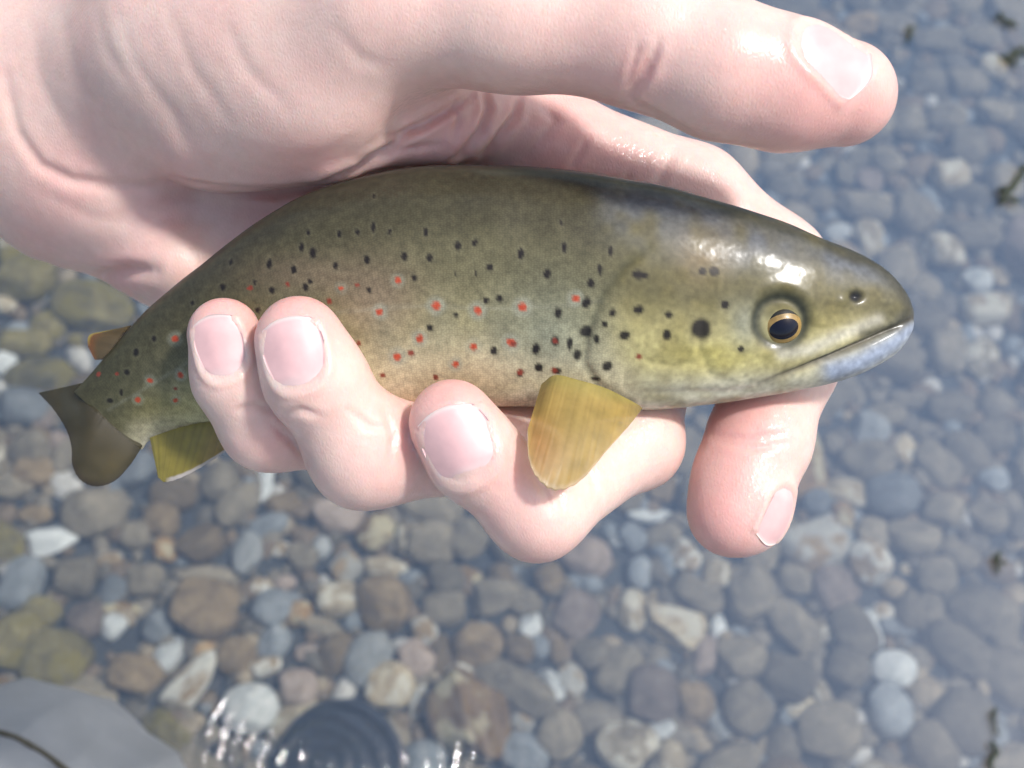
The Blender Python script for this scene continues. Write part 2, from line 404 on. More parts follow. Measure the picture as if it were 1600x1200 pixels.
# stones read off the photograph: (offset x, offset y, scale, [(x, y, half length, half width, angle, class, label)])
R3 = (0, 600, .5); R4 = (800, 600, .5); R2 = (800, 0, .5); R8 = (0, 350, .3584)
MARK = [
 (R3, 765, 510, 76, 46, 88, 'W', "smooth pale oval pebble standing out below the little finger"),
 (R3, 145, 482, 86, 40, 4, 'W*', "white angular stone with a pointed top below the tail fin"),
 (R3, 1150, 842, 92, 62, 62, 'W', "large smooth pale grey oval stone above the rippled water"),
 (R3, 1080, 562, 48, 42, 40, 'V', None), (R3, 1172, 450, 66, 50, 35, 'O', None), (R3, 1200, 560, 68, 32, -12, 'T', None),
 (R3, 285, 400, 98, 74, -10, 'D', None), (R3, 495, 415, 56, 52, 0, 'B', None), (R3, 505, 503, 42, 36, 0, 'O', None),
 (R3, 625, 485, 78, 56, 20, 'B', None), (R3, 440, 600, 50, 58, 90, 'D', None), (R3, 345, 625, 56, 38, 75, 'G', None),
 (R3, 640, 700, 98, 86, -10, 'B', "large brown stone with pale patches left of the rippled water"), (R3, 340, 745, 44, 38, 60, 'W', None), (R3, 488, 750, 52, 44, 60, 'G', None),
 (R3, 520, 832, 62, 38, 65, 'W', None), (R3, 850, 690, 66, 60, 60, 'G', None), (R3, 930, 707, 40, 36, 90, 'O', None),
 (R3, 850, 795, 58, 48, 60, 'G', None), (R3, 1050, 655, 66, 54, 10, 'T', None), (R3, 1200, 685, 92, 76, -60, 'B', None),
 (R3, 1320, 757, 46, 38, -50, 'V*', None), (R3, 1040, 832, 72, 46, 55, 'B', None), (R3, 730, 842, 62, 58, 0, 'B', None),
 (R3, 637, 822, 38, 32, 0, 'O', None), (R3, 590, 925, 112, 46, 50, 'V*', "long ochre and white angular stone beside the grey fabric"), (R3, 925, 940, 64, 54, 0, 'P', None),
 (R3, 1215, 935, 78, 72, 60, 'T', None), (R3, 1470, 1030, 150, 118, -65, 'O*', "biggest ochre boulder at the edge of the rippled water"), (R3, 1480, 800, 84, 66, 15, 'B*', None),
 (R3, 1575, 920, 92, 54, -35, 'D', None), (R3, 1545, 662, 78, 56, 0, 'D*', None), (R3, 810, 617, 38, 26, 0, 'V', None),
 (R3, 885, 605, 32, 24, 0, 'P', None), (R3, 872, 503, 28, 24, 0, 'V', None), (R3, 1000, 485, 44, 30, 70, 'W*', None),
 (R3, 940, 520, 52, 46, 0, 'D', None), (R3, 230, 590, 66, 62, 0, 'D', None), (R3, 90, 190, 66, 60, 0, 'D', None),
 (R3, 540, 335, 72, 46, 0, 'B', None), (R3, 680, 292, 60, 58, 0, 'D', None), (R3, 735, 365, 78, 50, 45, 'D', None),
 (R3, 820, 285, 66, 26, 85, 'W*', "white crooked stone just below the little finger"), (R3, 765, 225, 50, 24, -35, 'W*', None), (R3, 885, 355, 66, 34, 20, 'B', None), (R3, 845, 420, 56, 34, 10, 'G', None),
 (R3, 415, 455, 46, 46, 0, 'D', None), (R3, 1378, 835, 78, 30, 85, 'B', None), (R3, 1298, 850, 58, 46, -50, 'P', None),
 (R3, 1300, 990, 62, 24, 75, 'V', None), (R3, 775, 1010, 86, 70, 0, 'W', None), (R3, 1000, 745, 72, 28, -20, 'D', None),
 (R3, 960, 830, 46, 30, 0, 'P', None), (R3, 820, 872, 54, 30, 20, 'V', None), (R3, 262, 725, 60, 62, 0, 'P', None),
 (R3, 50, 610, 84, 62, 80, 'G', None), (R3, 60, 800, 100, 84, 30, 'M', "large algae covered stone in the shallows above the grey fabric"), (R3, 170, 850, 90, 96, 80, 'M', None),
 (R3, 90, 700, 90, 46, 0, 'M', None), (R3, 1350, 490, 84, 66, 0, 'D', None), (R3, 1450, 580, 56, 24, -8, 'O', None),
 (R3, 1565, 590, 40, 40, 0, 'B', None), (R3, 1390, 600, 58, 48, 0, 'D', None), (R3, 1060, 395, 84, 56, 0, 'P', None),
 (R3, 1280, 470, 46, 54, 0, 'T', None), (R3, 1460, 470, 66, 60, 60, 'D', None), (R3, 1390, 690, 66, 52, 0, 'D', None), (R3, 640, 580, 100, 26, 0, 'D', None),
 (R3, 100, 260, 70, 46, 0, 'B', None), (R3, 30, 300, 60, 44, 0, 'D', None), (R3, 200, 210, 60, 40, 60, 'D', None), (R3, 60, 60, 80, 60, 0, 'G', None),
 (R3, 420, 250, 66, 50, 60, 'G', None), (R3, 330, 530, 44, 26, 0, 'V', None), (R3, 100, 390, 56, 30, 0, 'B', None),
 (R3, 420, 900, 60, 80, 80, 'B', None), (R3, 350, 690, 76, 24, 0, 'O', None), (R3, 590, 640, 30, 30, 0, 'T', None), (R3, 1430, 900, 46, 34, 0, 'V', None),
 (R4, 1125, 130, 58, 50, -20, 'W*', "white four-cornered stone to the right of the index finger"), (R4, 1235, 185, 50, 36, -60, 'T', None), (R4, 1120, 230, 84, 66, 0, 'D', None),
 (R4, 1335, 235, 86, 54, -55, 'D', None), (R4, 1440, 210, 84, 56, -50, 'D', None), (R4, 1530, 285, 34, 36, 0, 'G', None), (R4, 1045, 318, 82, 40, -22, 'T', None),
 (R4, 1190, 340, 86, 66, 0, 'G', None), (R4, 1048, 400, 52, 32, -60, 'O', None), (R4, 1140, 450, 56, 46, -20, 'D', None),
 (R4, 1355, 390, 58, 54, 60, 'D', None), (R4, 1265, 465, 84, 60, -10, 'D', None), (R4, 945, 485, 104, 78, 20, 'V', "largest white stone with a grey and tan stain below the index fingertip"),
 (R4, 1125, 552, 74, 62, -60, 'V', "rounded white stone with a tan foot beside the largest white"), (R4, 1340, 590, 58, 56, 0, 'D', None), (R4, 1460, 690, 88, 76, -40, 'D', None), (R4, 1540, 740, 60, 80, 0, 'D', None),
 (R4, 1420, 830, 118, 62, -40, 'D', None), (R4, 540, 525, 62, 42, -60, 'V*', None), (R4, 640, 590, 54, 44, 80, 'T', None),
 (R4, 750, 640, 96, 72, 80, 'D', None), (R4, 585, 645, 82, 48, -30, 'D', None), (R4, 405, 570, 52, 38, 80, 'G', None),
 (R4, 205, 710, 72, 62, 60, 'P', None), (R4, 380, 695, 72, 40, 85, 'T', None), (R4, 520, 745, 102, 58, -20, 'T*', None),
 (R4, 655, 750, 44, 22, 88, 'W', "small white upright pebble between brown stones"), (R4, 55, 740, 42, 36, 40, 'W*', None), (R4, 115, 590, 50, 44, -60, 'B', None),
 (R4, 725, 840, 78, 70, 0, 'D', None), (R4, 870, 905, 84, 72, -20, 'D', None), (R4, 890, 745, 112, 56, -50, 'D', None),
 (R4, 1070, 770, 84, 62, -60, 'D', None), (R4, 978, 755, 44, 40, 0, 'T', None), (R4, 1200, 880, 68, 54, -15, 'W', "bright white rounded stone lying alone among dark stones"),
 (R4, 1190, 1015, 82, 64, 85, 'G', "smooth blue grey oval stone below a bright white one"), (R4, 440, 965, 84, 82, 0, 'P', None), (R4, 570, 980, 62, 58, 0, 'B', None), (R4, 470, 1070, 50, 30, 10, 'W', None),
 (R4, 658, 1050, 48, 34, -60, 'W', None), (R4, 745, 1000, 92, 74, 60, 'D', None), (R4, 360, 1120, 86, 78, 40, 'T*', "pale yellowish angular stone with a worn face near the frame's foot"),
 (R4, 490, 1160, 56, 52, 0, 'T', None), (R4, 150, 1095, 76, 66, 50, 'D', None), (R4, 45, 1048, 50, 30, -10, 'V', None),
 (R4, 187, 910, 52, 38, -70, 'V', None), (R4, 125, 920, 58, 32, -60, 'W*', None), (R4, 250, 830, 58, 52, 0, 'D', None),
 (R4, 330, 880, 84, 58, 60, 'D', None), (R4, 50, 960, 108, 58, -35, 'D', None),
 (R4, 1000, 1080, 92, 82, 0, 'D', None), (R4, 850, 1120, 56, 56, 0, 'D', None), (R4, 1320, 1130, 88, 70, -60, 'D', None),
 (R4, 1430, 1050, 102, 88, 40, 'D', None), (R4, 1490, 1050, 60, 22, -80, 'W', None), (R4, 607, 840, 66, 34, 80, 'P', None), (R4, 440, 392, 74, 20, 5, 'W', None), (R4, 380, 465, 46, 38, -50, 'G', None),
 (R4, 480, 460, 62, 40, 15, 'D', None), (R4, 332, 472, 24, 22, 0, 'W', None), (R4, 230, 525, 84, 56, -20, 'P', None),
 (R4, 960, 355, 46, 40, 0, 'G', None), (R4, 1170, 700, 34, 30, 0, 'V', None), (R4, 1140, 745, 62, 18, -75, 'W', None), (R4, 1210, 745, 60, 26, 0, 'G', None),
 (R4, 1500, 400, 62, 58, 0, 'D', None), (R4, 1405, 520, 66, 48, -40, 'D', None), (R4, 700, 1175, 112, 52, 20, 'D', None),
 (R4, 1060, 880, 66, 60, 60, 'D', None), (R4, 1250, 690, 46, 60, 0, 'D', None), (R4, 1310, 690, 48, 50, 0, 'D', None), (R4, 590, 340, 66, 60, 0, 'D', None), (R4, 470, 300, 50, 60, 0, 'B', None),
 (R4, 540, 200, 60, 80, 0, 'D', None), (R4, 1180, 80, 60, 40, 0, 'D', None), (R4, 1250, 30, 60, 30, 0, 'D', None), (R4, 1390, 60, 80, 50, 0, 'D', None), (R4, 1520, 150, 60, 50, 0, 'D', None),
 (R4, 850, 460, 60, 60, 0, 'D', None), (R4, 780, 520, 60, 60, 0, 'D', None), (R4, 900, 600, 66, 46, -20, 'D', None), (R4, 1270, 560, 44, 20, 0, 'T', None), (R4, 20, 820, 50, 44, 0, 'B', None), (R4, 90, 800, 30, 44, 0, 'G', None), (R4, 150, 810, 34, 48, 0, 'B', None), (R4, 40, 670, 50, 40, 0, 'D', None),
 (R4, 45, 1150, 76, 60, -20, 'G', None), (R4, 910, 1000, 50, 40, 0, 'T', None), (R4, 980, 960, 30, 70, 20, 'T', None),
 (R2, 860, 568, 60, 48, -30, 'D', None), (R2, 970, 600, 42, 38, 0, 'D', None), (R2, 1110, 632, 92, 46, -5, 'D', None),
 (R2, 1268, 655, 74, 66, -50, 'D', None), (R2, 1378, 535, 52, 54, 0, 'T', None), (R2, 1440, 590, 70, 40, -30, 'D', None), (R2, 1435, 440, 60, 56, 0, 'D', None),
 (R2, 1240, 370, 58, 50, 0, 'D', None), (R2, 1365, 350, 62, 46, 0, 'D', None), (R2, 1030, 702, 46, 26, 0, 'W', None),
 (R2, 1055, 765, 64, 24, -35, 'V', None), (R2, 1350, 770, 62, 56, 0, 'T', None), (R2, 1465, 855, 48, 44, 0, 'W', "bright white rounded stone to the right of the trout's snout"), (R2, 1485, 950, 72, 54, 0, 'T', None),
 (R2, 1125, 545, 46, 42, 0, 'P', None), (R2, 1160, 597, 62, 16, 3, 'T', None), (R2, 1330, 632, 22, 16, 0, 'W', None), (R2, 1530, 680, 50, 18, -20, 'V', None), (R2, 1180, 490, 60, 46, 0, 'D', None),
 (R2, 1050, 520, 34, 50, 0, 'D', None), (R2, 1450, 720, 80, 50, 0, 'D', None), (R2, 1300, 990, 70, 50, 0, 'D', None), (R2, 1370, 1080, 60, 70, 0, 'D', None), (R2, 1480, 1110, 60, 60, 0, 'T', None), (R2, 1210, 830, 60, 66, 0, 'D', None), (R2, 1290, 880, 60, 40, -30, 'D', None),
 (R2, 1100, 480, 52, 40, 0, 'D', None), (R2, 1550, 560, 60, 60, 0, 'D', None), (R2, 1310, 240, 60, 46, 0, 'D', None), (R2, 1420, 250, 66, 50, 0, 'D', None), (R2, 1520, 330, 60, 46, 0, 'D', None), (R2, 1200, 60, 66, 46, 0, 'D', None), (R2, 1100, 60, 60, 40, 0, 'B', None), (R2, 1340, 110, 70, 44, 0, 'D', None), (R2, 1470, 90, 70, 46, 0, 'D', None), (R2, 1510, 190, 46, 40, 0, 'T', None),
 (R8, 390, 350, 186, 112, -22, 'M', "large algae stained stone below the heel of the hand"), (R8, 195, 425, 78, 76, 0, 'M', "rounded algae stained stone left of a larger one below the hand"), (R8, 110, 240, 116, 110, 60, 'M', None),
 (R8, 15, 310, 60, 60, 0, 'T', None), (R8, 100, 500, 126, 66, -10, 'M', None), (R8, 175, 640, 160, 72, 0, 'M', None),
 (R8, 10, 580, 46, 50, 0, 'W', None), (R8, 50, 440, 64, 36, 20, 'G', None), (R8, 140, 940, 70, 66, 0, 'B', None), (R8, 230, 930, 50, 50, 0, 'P', None), (R8, 330, 480, 50, 30, 0, 'M', None), (R8, 30, 120, 60, 50, 0, 'M', None), (R8, 60, 780, 110, 60, 20, 'G', None), (R8, 170, 830, 50, 50, 0, 'P', None),
]
stones = []      # x, y (bed metres), a, b (m), angle, class, sharp, label, z
for (ox, oy, sc), x, y, a, b, ang, cls, lab in MARK:
    px, py = ox + x * sc, oy + y * sc
    zs = BED_Z + 0.012
    p = at_plane(px, py, zs)
    depth = (p - CAM).dot(-BACK)
    k = depth / F * sc
    stones.append([p.x, p.y, a * k * 1.10, b * k * 1.16, math.radians(ang), cls[0], cls.endswith('*'), lab, 0.0])
n_mark = len(stones)

def fill(n_try, rmin, rmax, x0, x1, y0, y1, slack):
    S = np.array([[s[0], s[1], math.sqrt(s[2] * s[3])] for s in stones])
    new = []
    for _ in range(n_try):
        x = rng.uniform(x0, x1); y = rng.uniform(y0, y1); r = rng.uniform(rmin, rmax)
        d = np.hypot(S[:, 0] - x, S[:, 1] - y)
        if (d > (S[:, 2] + r) * slack).all():
            S = np.vstack([S, [x, y, r]])
            e = rng.uniform(1.0, 1.38)
            left = x < -0.10 and y > 0.30 or x < -0.2
            w = [7, 7, 3, 36, 20, 14, 6, 4, 3] if not left else [6, 5, 6, 22, 22, 10, 8, 6, 16]
            cls = "WVGDBTOPM"[rng.choice(9, p=np.array(w) / sum(w))]
            if x > 0.20 and cls in "OB": cls = 'D'
            if r > 0.017 and cls in "WV": cls = 'D'
            new.append([x, y, r * e, r / e, rng.uniform(0, math.pi), cls, rng.random() < 0.3, None, -0.004 - 0.004 * rng.random()])
    stones.extend(new)
c0 = at_plane(0, 1200, BED_Z); c1 = at_plane(1600, 0, BED_Z); c2 = at_plane(0, 0, BED_Z)
X0, X1, Y0, Y1 = c2.x - 0.10, c1.x + 0.10, c0.y - 0.10, c1.y + 0.10
fill(6000, 0.019, 0.030, X0, X1, Y0, Y1, 0.80)
fill(9000, 0.012, 0.020, X0, X1, Y0, Y1, 0.76)
fill(9000, 0.007, 0.012, X0, X1, Y0, Y1, 0.74)
fill(6000, 0.0035, 0.0065, X0, X1, Y0, Y1, 0.88)

def stone_px(s):
    v = Vector((s[0], s[1], BED_Z)) - CAM
    d = v.dot(-BACK)
    return 800 + v.dot(RIGHT) / d * F, 600 - v.dot(UP) / d * F

def behind_hand(px, py):
    # wholly hidden by the hand and the fish
    return 430 < px < 1180 and 40 < py < 560 or px < 560 and py < 300 or px < 1000 and py < 130

vis = []; rest = []
for i, s in enumerate(stones):
    px, py = stone_px(s)
    (vis if (-30 < px < 1630 and -30 < py < 1230 and not behind_hand(px, py)) else rest).append(i)
vis.sort(key=lambda i: (i >= n_mark, -stones[i][2] * stones[i][3]))
single = vis[:298]
rest += vis[298:]
size_word = lambda r: 'large' if r > 0.024 else ('medium' if r > 0.0135 else 'small')
def stone_xform(s, i):
    h = min(s[2], s[3]) * (0.62 + 0.25 * ((i * 7919) % 97) / 97)
    rx = 0.22 * math.sin(i * 12.9); ry = 0.22 * math.cos(i * 4.7)
    return (s[0], s[1], BED_Z + h * 0.55 + s[8]), (rx, ry, s[4]), (s[2], s[3], h)
SHORTN = {"smooth pale oval pebble": "the smooth pale oval", "white angular stone with": "the pointed white stone", "large smooth pale grey": "the large pale oval", "large brown stone": "the patchy brown stone",
          "long ochre and white": "the long ochre stone", "biggest ochre boulder": "the ochre boulder", "white crooked stone": "the crooked white stone", "large algae covered": "the algae covered stone",
          "white four-cornered": "the cornered white stone", "largest white stone": "the largest white", "rounded white stone with": "the tan-footed stone", "small white upright": "the small white upright",
          "bright white rounded stone lying": "the bright white stone", "smooth blue grey oval": "the blue grey oval", "pale yellowish angular": "the yellowish stone", "bright white rounded stone to": "the snout's white stone",
          "large algae stained": "the stained stones", "rounded algae stained": "the stained stones"}
SHORT = []
for s in stones[:n_mark]:
    if s[7]:
        for k, v in SHORTN.items():
            if s[7].startswith(k): SHORT.append((s[0], s[1], v))
single_set = set(single)
for i in single:
    s = stones[i]
    pool = SHARP if s[6] else ROUND
    me = stone_variant(pool[(i * 31) % len(pool)], s[5])
    o = bpy.data.objects.new("pebble", me)
    COL.objects.link(o)
    o.location, o.rotation_euler, o.scale = stone_xform(s, i)
    if s[7]:
        tag(o, s[7], "stone")
    else:
        sw = size_word(math.sqrt(s[2] * s[3])); shp = 'angular' if s[6] else 'rounded'
        land = min(SHORT, key=lambda q: (q[0] - s[0]) ** 2 + (q[1] - s[1]) ** 2)[2]
        nb = sorted((t for j, t in enumerate(stones) if j != i and j in single_set), key=lambda t: math.hypot(t[0] - s[0], t[1] - s[1]) - math.sqrt(t[2] * t[3]))[:2]
        rel = ['bigger' if q[2] * q[3] > s[2] * s[3] else 'smaller' for q in nb]
        a2 = 'angular ' if s[6] else ''
        lab = f"{sw} {a2}{WORD[s[5]]} pebble beside a {rel[0]} {WORD[nb[0][5]]} and {rel[1]} {WORD[nb[1][5]]} one near {land}"
        if len(lab.replace('-', ' ').split()) > 16: lab = f"{sw} {a2}{WORD[s[5]]} pebble by {rel[0]} {WORD[nb[0][5]]} and {rel[1]} {WORD[nb[1][5]]} ones near {land}"
        if len(lab.replace('-', ' ').split()) > 16: lab = f"{sw} {a2}{WORD[s[5]]} pebble beside a {rel[0]} {WORD[nb[0][5]]} one near {land}"
        tag(o, lab, "pebble", "pebbles on the stream bed")

# the rest of the gravel is one mass
def mat_gravel():
    m = NT("gravel")
    g = m.n("ShaderNodeNewGeometry")
    r = m.ramp([(0.0, (0.10, 0.085, 0.062)), (0.3, (0.165, 0.14, 0.10)), (0.55, (0.14, 0.10, 0.06)), (0.76, (0.17, 0.185, 0.19)), (0.88, (0.25, 0.20, 0.13)), (0.965, (0.42, 0.40, 0.36))], g.outputs["Random Per Island"])
    r.color_ramp.interpolation = 'CONSTANT'
    nz = m.n("ShaderNodeTexNoise", i_Scale=170.0, i_Detail=5.0, i_Roughness=0.65)
    tc = m.n("ShaderNodeTexCoord"); m.l(tc.outputs["Object"], nz.inputs["Vector"])
    sp = m.ramp([(0.3, (0.6, 0.6, 0.6)), (0.7, (1.2, 1.2, 1.2))], nz.outputs[0])
    m.l(m.mix(1.0, r.outputs[0], sp.outputs[0], 'MULTIPLY'), m.b.inputs["Base Color"])
    m.set(Roughness=0.75)
    return m.m
import bmesh
def low_stone(seed):
    bm = bmesh.new(); bmesh.ops.create_icosphere(bm, subdivisions=2, radius=1.0)
    P = np.array([v.co[:] for v in bm.verts]); fc = np.array([[v.index for v in f.verts] for f in bm.faces]); bm.free()
    P *= (1 + 0.35 * (vnoise(P, 1.2, seed) - 0.5))[:, None]
    return P, fc
LOW = [low_stone(k) for k in range(6)]
GV = []; GF = []; nv = 0
def add_low(loc, rot, scl, k):
    global nv
    P, fc = LOW[k % 6]
    M = Matrix.LocRotScale(Vector(loc), Vector((0, 0, 0)).to_track_quat('Z', 'Y') if False else __import__('mathutils').Euler(rot).to_quaternion(), Vector(scl))
    A = np.array(M)
    GV.append(P @ A[:3, :3].T + A[:3, 3]); GF.append(fc + nv); nv += len(P)
for i in rest:
    add_low(*stone_xform(stones[i], i), i)
for j in range(9600):      # the bed outside the frame and grit between the stones
    if j < 4600:
        x = rng.uniform(-1.1, 1.1); y = rng.uniform(-0.6, 1.4)
        if X0 < x < X1 and Y0 < y < Y1: continue
        r = rng.uniform(0.012, 0.03)
    else:
        x = rng.uniform(X0, X1); y = rng.uniform(Y0, Y1); r = rng.uniform(0.003, 0.0085)
    e = rng.uniform(1, 1.3)
    add_low((x, y, BED_Z + r * 0.25), (0, 0, rng.uniform(0, 3.14)), (r * e, r / e, r * 0.65), j)
gravel = mesh_obj("gravel", np.vstack(GV), np.vstack(GF), mat_gravel())
tag(gravel, "loose small gravel filling the gaps between larger pebbles", "gravel", kind="stuff")

# ------------------------------------------------------------------ the hand: a distance field turned into one continuous skin
VOX = 0.62
GX0, GX1, GY0, GY1, GZ0, GZ1 = -200.0, 82.0, -40.0, 108.0, -92.0, 40.0
gx = np.arange(GX0, GX1, VOX, dtype=np.float32); gy = np.arange(GY0, GY1, VOX, dtype=np.float32); gz = np.arange(GZ0, GZ1, VOX, dtype=np.float32)
SH = (len(gx), len(gy), len(gz))
FAR = np.float32(30)

def region(lo, hi):
    sl = []
    for g, a, b in zip((gx, gy, gz), lo, hi):
        i0 = max(int(np.searchsorted(g, a)), 0); i1 = min(int(np.searchsorted(g, b)), len(g))
        sl.append(slice(i0, max(i1, i0 + 1)))
    X = gx[sl[0]][:, None, None]; Y = gy[sl[1]][None, :, None]; Z = gz[sl[2]][None, None, :]
    return tuple(sl), X, Y, Z

def smin(a, b, k):
    h = np.maximum(k - np.abs(a - b), 0) / k
    return np.minimum(a, b) - h * h * k * 0.25

def new_field():
    return np.full(SH, FAR, np.float32)

PAD = 9.0
def recede(p):
    """the palm falls away from the camera towards the wrist"""
    t = min(max((640 - p[0]) / 640, 0.0), 1.35)
    return (p[0], p[1], p[2] - 29.0 * t ** 1.1, *p[3:])
def cone(Fd, a, b, k=4.0, flat=None, tilt=False):
    """a, b: (px, py, z, r_px); flat = (vector, factor): squash the section along a direction"""
    if tilt: a, b = recede(a), recede(b)
    A = loc_mm(*a[:3]); B = loc_mm(*b[:3]); ra = r_mm(a[3], a[2]); rb = r_mm(b[3], b[2])
    lo = np.minimum(A - ra, B - rb) - PAD; hi = np.maximum(A + ra, B + rb) + PAD
    sl, X, Y, Z = region(lo, hi)
    d = B - A; L2 = float(d @ d) + 1e-6
    t = np.clip(((X - A[0]) * d[0] + (Y - A[1]) * d[1] + (Z - A[2]) * d[2]) / L2, 0, 1)
    qx = X - A[0] - t * d[0]; qy = Y - A[1] - t * d[1]; qz = Z - A[2] - t * d[2]
    q2 = qx * qx + qy * qy + qz * qz
    if flat is not None:
        n = np.array(flat[0], float); n /= np.linalg.norm(n)
        dn = qx * n[0] + qy * n[1] + qz * n[2]
        q2 = q2 + dn * dn * (flat[1] ** 2 - 1)
    dist = np.sqrt(q2) - (ra + t * (rb - ra))
    Fd[sl] = smin(Fd[sl], dist.astype(np.float32), k)

def blob(Fd, c, rx, ry, rz, ang=0.0, k=6.0, slope=0.0):
    """ellipsoid: centre (px, py, z), radii px, px, mm, turned in the picture plane"""
    if slope: c = recede(c)
    C = loc_mm(*c); rx = r_mm(rx, c[2]); ry = r_mm(ry, c[2]); R = max(rx, ry)
    sl, X, Y, Z = region(C - np.array([R, R, rz + slope * R]) - PAD, C + np.array([R, R, rz + slope * R]) + PAD)
    ca, sa = math.cos(math.radians(ang)), math.sin(math.radians(ang))
    x = X - C[0]; y = Y - C[1]
    u = (x * ca + y * sa) / rx; v = (-x * sa + y * ca) / ry; w = (Z - C[2] - slope * x) / rz
    r0 = np.sqrt(u * u + v * v + w * w) + 1e-6
    g = np.sqrt((u / rx) ** 2 + (v / ry) ** 2 + (w / rz) ** 2) + 1e-6
    dist = r0 * (r0 - 1) / g
    Fd[sl] = smin(Fd[sl], np.clip(dist, -40, 30).astype(np.float32), k)

palm = new_field()
# metacarpals
cone(palm, (120, 90, -18, 120), (850, 232, -23, 80), 8, tilt=True)
cone(palm, (120, 180, -26, 120), (830, 320, -27, 82), 8, tilt=True)
cone(palm, (110, 250, -28, 115), (720, 420, -29, 80), 8, tilt=True)
cone(palm, (110, 285, -26, 100), (560, 480, -28, 72), 8, tilt=True)
# heel on the little finger's side
blob(palm, (120, 285, -20), 175, 130, 20, -24, 8, slope=0.52)
blob(palm, (240, 395, -22), 130, 78, 15, -36, 6, slope=0.52)
# wrist and forearm, out of the frame
cone(palm, (100, 170, -20, 175), (-250, 60, -20, 190), 14, tilt=True)
cone(palm, (-250, 60, -20, 190), (-780, -60, -20, 250), 14, tilt=True)
# ball of the thumb
blob(palm, (290, 95, -3), 320, 180, 24, -6, 9, slope=0.52)
blob(palm, (420, 150, 0), 210, 130, 20, -12, 8, slope=0.52)
cone(palm, (330, 205, 0, 85), (520, 225, 1, 46), 6, tilt=True)
cone(palm, (520, 225, 1, 46), (640, 200, -3, 34), 5, tilt=True)
# folds of the web between thumb and palm
cone(palm, (560, 238, -1, 26), (690, 215, -6, 42), 3.5, tilt=True)
cone(palm, (640, 150, -4, 60), (735, 200, -10, 40), 5, tilt=True)
cone(palm, (700, 170, -8, 60), (800, 190, -16, 60), 5, tilt=True)

thumb = new_field()
cone(thumb, (300, 60, 2, 150), (600, 10, 10, 128), 8, tilt=True)
cone(thumb, (600, 10, 10, 128), (800, 32, 17, 104), 6)
cone(thumb, (800, 32, 17, 104), (1010, 62, 22, 101), 5)
cone(thumb, (1010, 62, 22, 101), (1130, 108, 24, 104), 5)
cone(thumb, (1130, 108, 24, 104), (1225, 132, 23, 98), 4)
cone(thumb, (1225, 132, 23, 98), (1318, 146, 21, 82), 4)

index = new_field()
cone(index, (862, 226, -23, 84), (1082, 312, -25, 82), 6)
cone(index, (1082, 312, -25, 82), (1210, 420, -25, 78), 4)
cone(index, (1210, 420, -25, 78), (1230, 560, -20, 76), 5)
cone(index, (1228, 560, -20, 76), (1186, 690, -11, 78), 5)
cone(index, (1186, 690, -11, 78), (1142, 802, -6, 68), 4)
blob(index, (1160, 770, -7), 72, 92, 8.5, 22, 4)

middle = new_field()
cone(middle, (830, 320, -27, 82), (1010, 560, -29, 74), 6)
cone(middle, (1010, 560, -29, 74), (992, 690, -10, 70), 5)
cone(middle, (992, 690, -8, 68), (838, 800, 9, 68), 5)
cone(middle, (838, 800, 9, 68), (742, 712, 14, 70), 6)
cone(middle, (742, 712, 14, 70), (708, 662, 14, 69), 4)

ring = new_field()
cone(ring, (720, 420, -29, 80), (880, 590, -28, 72), 6)
cone(ring, (880, 590, -28, 72), (800, 700, -10, 70), 5)
cone(ring, (800, 700, -8, 70), (570, 708, 6, 77), 5)
cone(ring, (570, 708, 6, 77), (492, 590, 14, 74), 7)
cone(ring, (492, 590, 14, 74), (468, 532, 15, 69), 4)

little = new_field()
cone(little, (560, 480, -28, 72), (680, 610, -26, 64), 6)
cone(little, (680, 610, -26, 64), (600, 680, -12, 62), 5)
cone(little, (600, 680, -10, 62), (418, 660, 0, 66), 5)
cone(little, (418, 660, 0, 66), (368, 590, 6, 62), 6)
cone(little, (368, 590, 6, 62), (350, 522, 8, 57), 4)

hand_f = smin(palm, thumb, 7.0)
for fg, k in ((index, 7.0), (middle, 6.0), (ring, 6.0), (little, 6.0)):
    hand_f = np.minimum(hand_f, smin(palm, fg, k))

